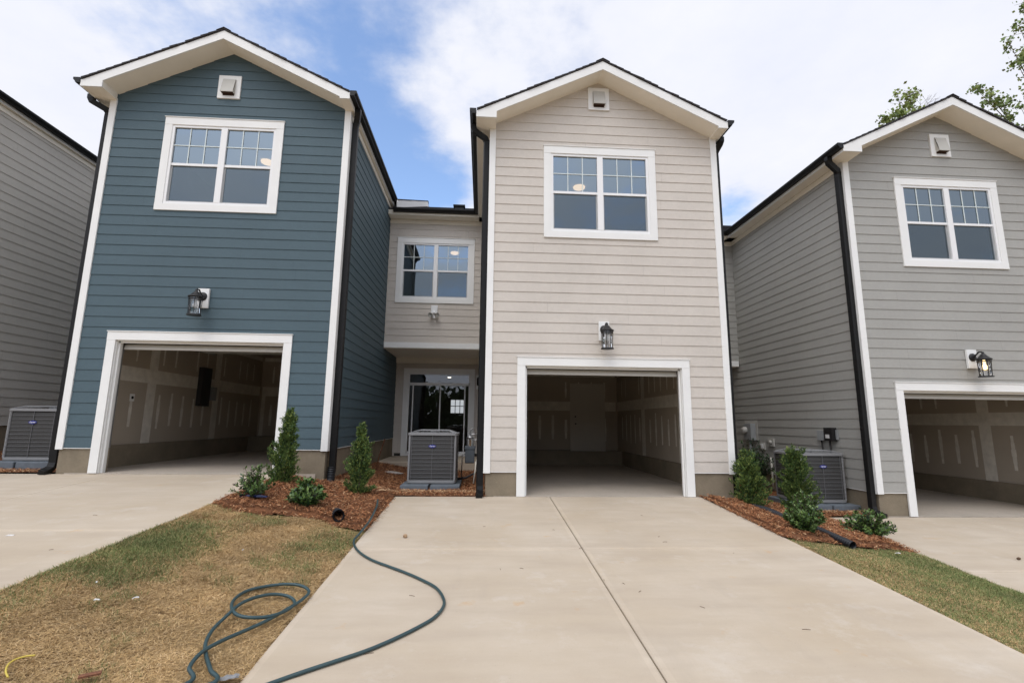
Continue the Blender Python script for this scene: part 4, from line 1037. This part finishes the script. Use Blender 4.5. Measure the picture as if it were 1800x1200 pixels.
# ------------------------------------------------------------------ grass
def green_amt(x, y, side):
    a = .5 + .5 * noise.noise((x * 1.3, y * 1.3, 9.1)) + .35 * noise.noise((x * 4, y * 4, 2.2))
    if side == 'L':
        e = max(0, 1 - abs(x + 3.05) / .55) * max(0, 1 - abs(y - 5.0) / 1.0) * 1.15
        e += .45 * max(0, 1 - abs(x + 1.6) / .45) * max(0, 1 - abs(y - 5.9) / .7)
        e += .3 * max(0, 1 - abs(x + 3.2) / .3) * max(0, 1 - abs(y - 3.7) / .6)
        return min(1, max(0, (a - .56) * 1.2) + e)
    e = .55 * max(0, 1 - abs(x - 5.5) / .7) * (1 if y < 6.3 else .3) + .34
    return min(1, max(0, (a - .5) * 1.0) + e)
def seg(a, b, c, d): p, q = onground(a, b, 0), onground(c, d, 0); return (p.x, p.y, q.x, q.y)
SEAMS = {'L': [seg(200, 1062, 262, 1070), seg(262, 1070, 342, 1086), seg(478, 980, 540, 990), seg(0, 1112, 52, 1122), seg(358, 957, 400, 935), seg(400, 935, 440, 918), seg(60, 1115, 100, 1095), seg(130, 1105, 150, 1100)],
         'R': [seg(1560, 1010, 1600, 1030), seg(1480, 985, 1530, 992)]}
def grass(side, X_, ymin, ymax, dens, label):
    n = int((X_[1] - X_[0]) * (ymax - ymin) * dens)
    px = rng.uniform(X_[0] - .012, X_[1] + .012, n); py = rng.uniform(ymin, ymax, n)
    fn = inL if side == 'L' else inR
    ok = np.array([not fn(a, b + rj) for a, b, rj in zip(px, py, rng.normal(0, .03, n))]); px, py = px[ok], py[ok]; n = len(px)
    # seams between the rolls of sod, and bare soil against the concrete
    gapd = np.full(n, 9.0)
    for (x0, y0, x1, y1) in SEAMS[side]:
        ax, ay = x1 - x0, y1 - y0; tt = np.clip(((px - x0) * ax + (py - y0) * ay) / (ax * ax + ay * ay), 0, 1)
        gapd = np.minimum(gapd, np.hypot(px - x0 - ax * tt, py - y0 - ay * tt) + .010 * np.sin(px * 40 + py * 23) + .006 * np.sin(px * 97))
    edge = np.where(side == 'L', X_[1] - px, px - X_[0])
    ok = (gapd > .010) & ((edge > .022) | (rng.random(n) < .25)); px, py = px[ok], py[ok]; n = len(px)
    g = np.array([green_amt(a, b, side) for a, b in zip(px, py)])
    isg = rng.random(n) < g * .82
    pz = np.array([ground_z(min(max(a, X_[0] + .002), X_[1] - .002), b) for a, b in zip(px, py)])
    near = np.clip((7.0 - py) / 4, 0, 1)
    L_ = np.where(isg, rng.uniform(.018, .042, n), rng.uniform(.012, .040, n)); W_ = rng.uniform(.0010, .0021, n) * (1.3 - .3 * near)
    an = rng.uniform(0, 2 * np.pi, n)
    el = np.where(isg, rng.uniform(.45, 1.3, n), np.abs(rng.normal(.22, .28, n)))
    d = np.stack([np.cos(an) * np.cos(el), np.sin(an) * np.cos(el), np.sin(el)], 1)
    s_ = np.stack([-np.sin(an), np.cos(an), rng.normal(0, .25, n)], 1)
    b = np.stack([px, py, pz + rng.uniform(.0, .012, n) + .002], 1)
    bend = np.stack([np.cos(an), np.sin(an), -.5 * np.ones(n)], 1) * (L_ * .18)[:, None]
    V = np.stack([b - s_ * W_[:, None], b + s_ * W_[:, None], b + d * L_[:, None] + s_ * W_[:, None] * .25 + bend, b + d * L_[:, None] - s_ * W_[:, None] * .25 + bend], 1)
    V[:, :, 2] = np.maximum(V[:, :, 2], pz[:, None] + .001)
    r_ = rng.random(n)
    mi = np.where(isg, np.where(r_ < .55, 3, 4), np.where(r_ < .5, 0, np.where(r_ < .82, 1, 2)))
    tag(quads_mesh('turf_grass', V, mi, ['straw', 'straw2', 'straw3', 'green', 'green2']), label, 'grass', kind='stuff')
grass('L', (-3.33, -1.42), 2.6, 6.6, 48000, 'dormant tan turf with green patches left of the near driveway')
grass('R', (3.78, 5.85), 3.3, 7.0, 30000, 'tan and green turf strip right of the near driveway')

# ------------------------------------------------------------------ plants
def leaves(c, d, s, L_, W_, fold=0.0):
    """rhombic leaves: centre base c, direction d, side s"""
    mid_ = c + d * L_[:, None] * .5
    return np.stack([c, mid_ + s * W_[:, None] * .5, c + d * L_[:, None], mid_ - s * W_[:, None] * .5], 1)
def unit(v): return v / np.maximum(1e-6, np.linalg.norm(v, axis=-1, keepdims=True))
def conifer(x, y, z, h, r, n, label, lean=0.0, taper=1.0, light=.45, seed=0, open_base=0.0, tip=.0):
    t = thing('arborvitae', label, 'conifer', (x, y, z), 0, 'young columnar conifers in the mulch beds')
    MB().tube([(0, 0, -.02), (.01, 0, h * .3), (lean * h * .6, 0, h * .6), (lean * h, 0, h * .97)], [.016, .013, .008, .003], 8).build('trunk', 'bark', t)
    rg = np.random.default_rng(seed)
    ns = max(60, n // 70)
    # sprays: upswept fans of scale leaves
    hz_ = rg.random(ns) ** .85 * .97 + .02; an = rg.uniform(0, 2 * np.pi, ns)
    prof = lambda q: np.interp(q, [0, .06, .25, .5, .75, .9, 1.0], [.62, .85, 1.0, .86, .55, .32, .06]) ** taper
    bulge = 1 + .22 * np.sin(an * 3 + hz_ * 9) + .14 * np.sin(an * 5 - hz_ * 17)
    rad = r * prof(hz_) * bulge * rg.uniform(.72, 1.15, ns)
    tipc = np.stack([rad * np.cos(an) + lean * h * hz_, rad * np.sin(an), hz_ * h], 1)
    base = np.stack([.15 * rad * np.cos(an) + lean * h * hz_, .15 * rad * np.sin(an), np.maximum(.02, hz_ * h - .20 * h * prof(hz_))], 1)
    V = []; mi = []
    per = n // ns
    for i in range(ns):
        q = rg.random(per) ** .6; cpos = base[i] + (tipc[i] * rg.uniform(.82, 1.12) - base[i]) * q[:, None] + rg.normal(0, .013, (per, 3))
        d = unit((tipc[i] - base[i])[None, :] * .9 + rg.normal(0, .10, (per, 3)) + np.array([0, 0, .10])); s_ = unit(np.cross(d, rg.normal(0, 1, (per, 3))))
        V.append(leaves(cpos, d, s_, rg.uniform(.022, .055, per), rg.uniform(.009, .019, per)))
        p = rg.random(per); tone = rg.random()
        mi.append(np.where(p < .30 + .4 * (tone < .4), 1, np.where(p < .9 - light * .25, 0, 2)))
    quads_mesh('foliage', np.concatenate(V), np.concatenate(mi), ['arbor', 'arbor2', 'arbor3'], t)
    return t
conifer(-3.05, 7.86, .22, 1.11, .195, 15000, 'dark green leaning conifer in front of the blue garage post', lean=.05, seed=1, light=.1, taper=1.05)
conifer(-1.93, 8.10, .05, 1.06, .20, 15000, 'green pointed conifer between the blue house and middle air conditioner', seed=2, light=.5)
conifer(4.52, 8.2, -.14, .90, .25, 14000, 'squat conifer right of the beige garage corner', seed=3, light=.45, taper=.75, lean=-.05)
conifer(5.40, 8.3, -.24, 1.05, .28, 16000, 'broad dark conifer in front of the right air conditioner', seed=4, light=.2, taper=.6, lean=-.03)

def shrub(x, y, z, h, r, ns, per, label, seed=0, mats=('shrub', 'shrub2', 'shrub3'), probs=(.6, .2), ll=(.035, .06), lw=.45, openn=0.0, stems=True, group='broadleaf shrubs in the mulch beds'):
    t = thing('shrub', label, 'shrub', (x, y, z), 0, group)
    rg = np.random.default_rng(seed); st = MB(); V = []; mi = []
    for i in range(ns):
        an = rg.uniform(0, 2 * np.pi); q = rg.random() ** .6
        el = np.interp(q, [0, 1], [1.45, .45]); ln = h * rg.uniform(.6, 1.05) * (1 if el > .9 else .9)
        end = np.array([q * r * math.cos(an) * rg.uniform(.75, 1.1), q * r * math.sin(an) * rg.uniform(.75, 1.1), ln * (1 - .45 * q ** 2)])
        b0 = np.array([.12 * end[0], .12 * end[1], 0]); mid_ = b0 * .3 + end * .5 + np.array([0, 0, -.02 + .08 * h])
        pts = [Vector(b0), Vector(b0 * .5 + mid_ * .5), Vector(mid_), Vector(end)]
        pts = catmull(pts, 3); st.tube(pts, [.004 * (1 - .7 * k / len(pts)) + .0012 for k in range(len(pts))], 5)
        tq = rg.uniform(openn, 1.0, per) ** .7; idx = np.minimum((tq * (len(pts) - 1)).astype(int), len(pts) - 2)
        P_ = np.array([list(p) for p in pts]); fr = tq * (len(pts) - 1) - idx; c = P_[idx] + (P_[idx + 1] - P_[idx]) * fr[:, None]
        ax = unit(P_[idx + 1] - P_[idx]); a2 = rg.uniform(0, 2 * np.pi, per)
        side = unit(np.cross(ax, np.array([0, 0, 1.0])) + 1e-3); up_ = np.cross(side, ax)
        outv = side * np.cos(a2)[:, None] + up_ * np.sin(a2)[:, None]
        d = unit(outv * .9 + ax * .7 + rg.normal(0, .15, (per, 3))); s_ = unit(np.cross(d, ax + rg.normal(0, .3, (per, 3))))
        L_ = rg.uniform(ll[0], ll[1], per); V.append(leaves(c, d, s_, L_, L_ * lw)); p = rg.random(per) + .25 * (1 - tq)
        mi.append(np.where(p < probs[0] * .6 + .4 * probs[0] * 0, 0, np.where(p < probs[0] + 0, 0, np.where(p < probs[0] + probs[1], 1, 2))))
    st.build('stems', 'bark', t); quads_mesh('foliage', np.concatenate(V), np.concatenate(mi), list(mats), t)
    return t
shrub(-2.98, 6.84, .19, .44, .31, 44, 34, 'open leafy shrub at the driveway corner with blue plastic at its foot', seed=5, openn=.3)
shrub(-2.33, 6.90, .07, .40, .255, 90, 44, 'dense dark green shrub in the mulch before the blue house corner', seed=6, ll=(.045, .075))
shrub(4.27, 6.48, -.21, .57, .27, 130, 70, 'bushy green shrub standing by the black drain pipe', seed=7, ll=(.03, .05), probs=(.62, .25), lw=.5)
shrub(5.70, 7.17, -.38, .40, .37, 80, 44, 'wide low shrub at the edge of the right driveway', seed=8, probs=(.5, .32), ll=(.04, .065))
shrub(6.4, 11.5, -.25, 1.15, .60, 90, 44, 'dark glossy shrub in shade behind the right air conditioner', seed=9, mats=('shrub3', 'shrub', 'shrub3'), probs=(.75, .1), ll=(.05, .09))

# small blue plastic sheet and little things
def blob(name, x, y, z, sx, sy, sz, m_, seed, label, cat, rz=0, group=None):
    rg = random.Random(seed); mb = MB(); n = 9; prof = [(.02, -1), (.7, -.7), (1, 0), (.7, .65), (.05, 1)]
    for k, (r_, zz_) in enumerate(prof):
        for j in range(n):
            a = 2 * math.pi * j / n; q = r_ * rg.uniform(.72, 1.12); mb.v.append((q * math.cos(a) * sx, q * math.sin(a) * sy, zz_ * sz))
    for k in range(len(prof) - 1):
        for j in range(n): mb.f.append((k * n + j, k * n + (j + 1) % n, (k + 1) * n + (j + 1) % n, (k + 1) * n + j)); mb.m.append(0)
    mb.f.append(tuple(reversed(range(n)))); mb.m.append(0); mb.f.append(tuple((len(prof) - 1) * n + j for j in range(n))); mb.m.append(0)
    o = mb.build(name, m_, loc=(x, y, z)); o.rotation_euler = (0, 0, rz); return tag(o, label, cat, group)
def crumple(name, x, y, z, sx, sy, h, m_, seed, label, cat, rz=0, group=None, nn=7):
    rg = random.Random(seed); mb = MB()
    for j in range(nn):
        for i in range(nn):
            u, v = i / (nn - 1) * 2 - 1, j / (nn - 1) * 2 - 1
            e = 1 - .25 * rg.random(); mb.v.append((u * sx * e, v * sy * e * (1 - .35 * u * u), h * rg.random() * (1 - .4 * (u * u + v * v))))
    for j in range(nn - 1):
        for i in range(nn - 1): mb.f.append((j * nn + i, j * nn + i + 1, (j + 1) * nn + i + 1, (j + 1) * nn + i)); mb.m.append(0)
    o = mb.build(name, m_, loc=(x, y, z)); o.rotation_euler = (0, 0, rz)
    so_ = o.modifiers.new('s', 'SOLIDIFY'); so_.thickness = .002
    return tag(o, label, cat, group)
crumple('plastic_sheet', -2.98, 6.80, gz(-2.98, 6.8) + .07, .21, .055, .045, 'bluetag', 4, 'crumpled blue plastic strip under the open shrub', 'plastic', rz=R(3))
blob('stone', -.89, 6.17, gz(-.9, 6.17) + .022, .030, .026, .024, 'stone', 3, 'round tan stone on the driveway near the hose', 'stone')
blob('stone', 7.0, 6.3, gz(7, 6.3) + .018, .026, .022, .018, 'twig', 9, 'small dark stone on the right driveway', 'stone')
for k, (x, y) in enumerate(((-2.04, 11.1), (-1.86, 11.3), (-1.72, 11.15))):
    pass
blob('mortar_lump', -1.98, 11.1, .10, .26, .12, .05, 'limestone', 21, 'pale flat lump of mortar in the mulch by the patio', 'rubble')
crumple('cardboard_scrap', -1.66, 8.55, .085, .09, .05, .02, 'chipD', 31, 'pale scrap lying beside the pointed conifer', 'scrap', rz=R(8))
tag(MB().tube([(-2.33, 11.2, .05), (-2.27, 11.22, .45), (-2.17, 11.25, .83)], .011, 6).build('wooden_stake', 'chipB'), 'thin brown stake leaning beside the blue house foundation', 'stake')
yt = [onground(a, b, .03) for a, b in ((14, 1190), (10, 1180), (14, 1168), (26, 1159), (44, 1153), (62, 1151))]
tag(MB().tube(catmull(yt, 6), .005, 8).build('plastic_tube', 'yellow', smooth=True), 'short curved yellow tube on the lawn at the lower left', 'tube')
p = onground(158, 1186, .03)
t = thing('metal_scrap', 'rusty ribbed scrap lying on the lawn near the bottom edge', 'scrap', tuple(p), R(28))
MB().box(-.05, .05, -.018, .018, -.004, .0).build('flat_sheet', 'copper', t)
for yy in (-.013, 0, .013): MB().tube([(-.05, yy, .004), (.05, yy, .005)], .0038, 6).build('rib', 'copper', t)
p = onground(403, 1191, .03); crumple('metal_flap', p.x, p.y, p.z, .055, .035, .02, 'acgrey', 12, 'grey scrap beside the hose at the driveway edge', 'scrap', rz=.4)
for k, (a, b, s_, la) in enumerate(((170, 1053, .030, 'larger white scrap left of centre on the left lawn'), (238, 1050, .030, 'white scrap right of the larger scrap on the left lawn'), (427, 965, .018, 'tiny white scrap near the mulch on the left lawn'), (170, 1022, .02, 'white flake above the two larger scraps on the lawn'), (1578, 971, .045, 'white scrap at the mulch edge by the right driveway'), (18, 940, .05, 'white curled scrap on the blue house driveway'), (410, 876, .025, 'white scrap beside the blue plastic at the driveway corner'), (1432, 913, .05, 'white scrap behind the bushy green shrub'))):
    p = onground(a, b, .035 if not (a == 18) else .004)
    crumple('paper_scrap', p.x, p.y, p.z - .006, s_ * .75, s_ * .3, .018, 'paper', 40 + k, la, 'scrap', rz=k * .7, group='white scraps of litter', nn=4)
TW = ['twig midway between tan stone and centre joint of the near driveway', 'crumb on the left slab, highest of a small row of three', 'crumb just left of another crumb below the cross joint', 'upper of two crumbs close to the slab joints crossing', 'lower of two crumbs close to the slab joints crossing', 'twig on the back slab between the stone and the centre joint',
      'short twig right of the centre joint with a rust stain beside it', 'dark crumb just below the short twig right of centre joint', 'twig beside the upper bend of the hose', 'small crumb inside the bow of the hose', 'twig on the back slab corner nearest the mulch', 'crumb at the mulch edge of the near driveway', 'crumb under the lower run of the hose', 'crumb touching the outermost bend of the hose',
      'lone twig far right on the near driveway', 'curved twig near the right end of the cross joint', 'crumb right beside where cross joint meets centre joint', 'lone twig low on the right slab near the bottom', 'crumb on the slab close to the beige garage opening', 'crumb lying on the long centre joint', 'twig on the far left driveway beside the curled scrap', 'rust brown twig on the left driveway near its lawn edge']
for k, (a, b) in enumerate(((849, 925), (920, 999), (880, 1001), (1157, 943), (1165, 952), (975, 931), (1098, 1026), (1123, 1040), (668, 993), (729, 1047), (672, 907), (678, 898), (641, 1149), (776, 1074), (1239, 1068), (1290, 972), (1018, 963), (1425, 1106), (1130, 906), (1062, 1020), (86, 966), (171, 905))):
    p = onground(a, b, .003); an = (k * 2.39) % 3.14; L_ = .018 + .02 * ((k * 7) % 5) / 5
    tag(MB().tube([(p.x, p.y, p.z), (p.x + math.cos(an) * L_, p.y + math.sin(an) * L_ * .6, p.z + .003), (p.x + math.cos(an) * L_ * 1.8, p.y + math.sin(an) * L_ * 1.4, p.z)], .0017, 5).build('twig', 'twig'), TW[k], 'twig', 'crumbs and twigs on the driveways')

# ------------------------------------------------------------------ trees
def tree(x, y, z, trunk_h, limbs, label, seed, leafmix=.5, leaf=(.09, .16), bare=()):
    t = thing('broadleaf_tree', label, 'tree', (x, y, z), 0, 'broadleaf trees behind the right house')
    rg = np.random.default_rng(seed); tr = MB(); V = []; mi = []
    tr.tube([(0, 0, -.5), (.05, 0, trunk_h * .4), (-.1, .1, trunk_h * .75), (0, 0, trunk_h)], [.30, .24, .17, .09], 10)
    for (sx_, sy_, sz_, ex, ey, ez, spread, nleaf) in limbs:
        a = np.array([sx_, sy_, sz_]); b = np.array([ex, ey, ez]); m1 = a * .5 + b * .5 + np.array([0, 0, .06 * np.linalg.norm(b - a)])
        main = catmull([a, m1, b], 8); tr.tube(main, [.06 * (1 - .95 * k / len(main)) + .003 for k in range(len(main))], 7)
        Pm = np.array([list(p) for p in main]); nb = max(4, int(nleaf / 55))
        for j in range(nb):
            q = 1.0 if j < 2 else rg.uniform(.45, 1.0); i0 = int(q * (len(Pm) - 1)); s0 = Pm[i0]
            dirv = unit(rg.normal(0, 1, 3) + (b - a) / np.linalg.norm(b - a) * .7 + np.array([0, 0, .15])); ln = spread * rg.uniform(.45, 1.0)
            e_ = s0 + dirv * ln; tw = catmull([s0, s0 * .5 + e_ * .5 + rg.normal(0, .06, 3), e_], 4); tr.tube(tw, [.016 * (1 - .7 * k / len(tw)) for k in range(len(tw))], 5)
            if (sx_, ex) in bare: continue
            per = max(5, int(nleaf * .62) // nb); Pt = np.array([list(p) for p in tw]); ii = np.minimum((rg.uniform(.3, 1, per) * (len(Pt) - 1)).astype(int), len(Pt) - 1)
            c = Pt[ii] + rg.normal(0, .10 * spread + .05, (per, 3)); d = unit(rg.normal(0, 1, (per, 3)) + np.array([0, 0, -.5])); s_ = unit(np.cross(d, rg.normal(0, 1, (per, 3))))
            L_ = rg.uniform(leaf[0], leaf[1], per); V.append(leaves(c, d, s_, L_, L_ * .95)); tone = rg.random() < leafmix
            mi.append(np.where(rg.random(per) < (.75 if tone else .2), 1, 0))
    tr.build('trunk', 'bark', t, smooth=True); quads_mesh('crown', np.concatenate(V), np.concatenate(mi), ['maple', 'maple2'], t)
    return t
def unproj(px, py, Y_):
    d = f * FPX + r2 * (px - 900) - u2 * (py - 600); k = Y_ / d.y; return np.array([d.x * k, d.y * k, d.z * k + EYE])
TA = np.array([24.6, 24.0, -1.0]); TB = np.array([33.5, 24.5, -1.0])
def limb(base, z0, px, py, Y_, spread, n): e = unproj(px, py, Y_) - base; return (0.0, 0.0, z0, float(e[0]), float(e[1]), float(e[2]), spread, n)
la_ = [limb(TA, 17, 1583, 187, 24, 1.0, 460), limb(TA, 17.5, 1600, 172, 24.3, .8, 340), limb(TA, 16.5, 1567, 205, 23.8, .8, 320), limb(TA, 17, 1598, 205, 23.5, .9, 320), limb(TA, 15, 1650, 235, 24, 1.4, 600), limb(TA, 15, 1590, 260, 24, 1.4, 600)]
ta = tree(*TA, 19.0, la_, 'yellow green tree top peeking over the grey house roof beside bare twigs', 61, leafmix=.85, leaf=(.12, .22))
lb_ = [limb(TB, 15, 1742, 172, 24, 1.1, 420), limb(TB, 15.5, 1722, 163, 24, .8, 300), limb(TB, 15, 1758, 190, 24.2, .8, 260), limb(TB, 14, 1795, 190, 24, .6, 100), limb(TB, 18, 1788, 110, 24, .9, 260), limb(TB, 19, 1776, 80, 24, .6, 150), limb(TB, 20, 1792, 45, 24, .8, 200), limb(TB, 20.5, 1798, 20, 24, .8, 200),
       limb(TB, 20, 1850, 40, 25, 2.2, 700), limb(TB, 17, 1860, 120, 25, 2.2, 700), limb(TB, 14, 1850, 200, 25, 1.4, 400), limb(TB, 12, 1798, 225, 24, .5, 90), limb(TB, 22, 1840, -40, 25, 2, 600)]
tree(*TB, 21.5, lb_, 'green maple with spreading branches at the right edge of the sky', 62, leafmix=.25, leaf=(.12, .22))
# bare twigs beside the small crown
bt = MB(); rg = np.random.default_rng(5); b0 = unproj(1608, 215, 24.2) - TA
def fork(p, d, ln, r_, k):
    e = p + d * ln; bt.tube([Vector(p), Vector((p + e) / 2 + rg.normal(0, .03, 3)), Vector(e)], [r_, r_ * .8, r_ * .6], 5)
    if k:
        for _ in range(3): fork(e, unit(d + rg.normal(0, .38, 3) * np.array([1, .5, 1])), ln * .72, r_ * .6, k - 1)
fork(np.array([0., 0, 17.5]), unit(b0 - np.array([0, 0, 17.5])), float(np.linalg.norm(b0 - np.array([0, 0, 17.5]))), .05, 0)
for ang in (-.1, .35, .7): fork(b0, unit(np.array([ang, 0, 1.0])), .75, .022, 3)
bt.build('bare_branches', 'bark', ta)

# wood behind the camera, only met in reflections and the light
n = 26000; px = rng.uniform(-70, 70, n); hh = 6.6 + .5 * np.sin(px * .21) + .4 * np.sin(px * .53 + 1); pz = rng.random(n) ** .8 * hh; py = -34 - rng.uniform(0, 4, n) + .08 * pz
c = np.stack([px, py, pz - .8], 1); d = unit(rng.normal(0, 1, (n, 3))); s_ = unit(np.cross(d, rng.normal(0, 1, (n, 3)))); L_ = rng.uniform(.5, 1.3, n)
tag(quads_mesh('far_wood', leaves(c, d, s_, L_, L_ * .8), np.zeros(n), ['forest']), 'dark green wood across the road', 'wood', kind='stuff')
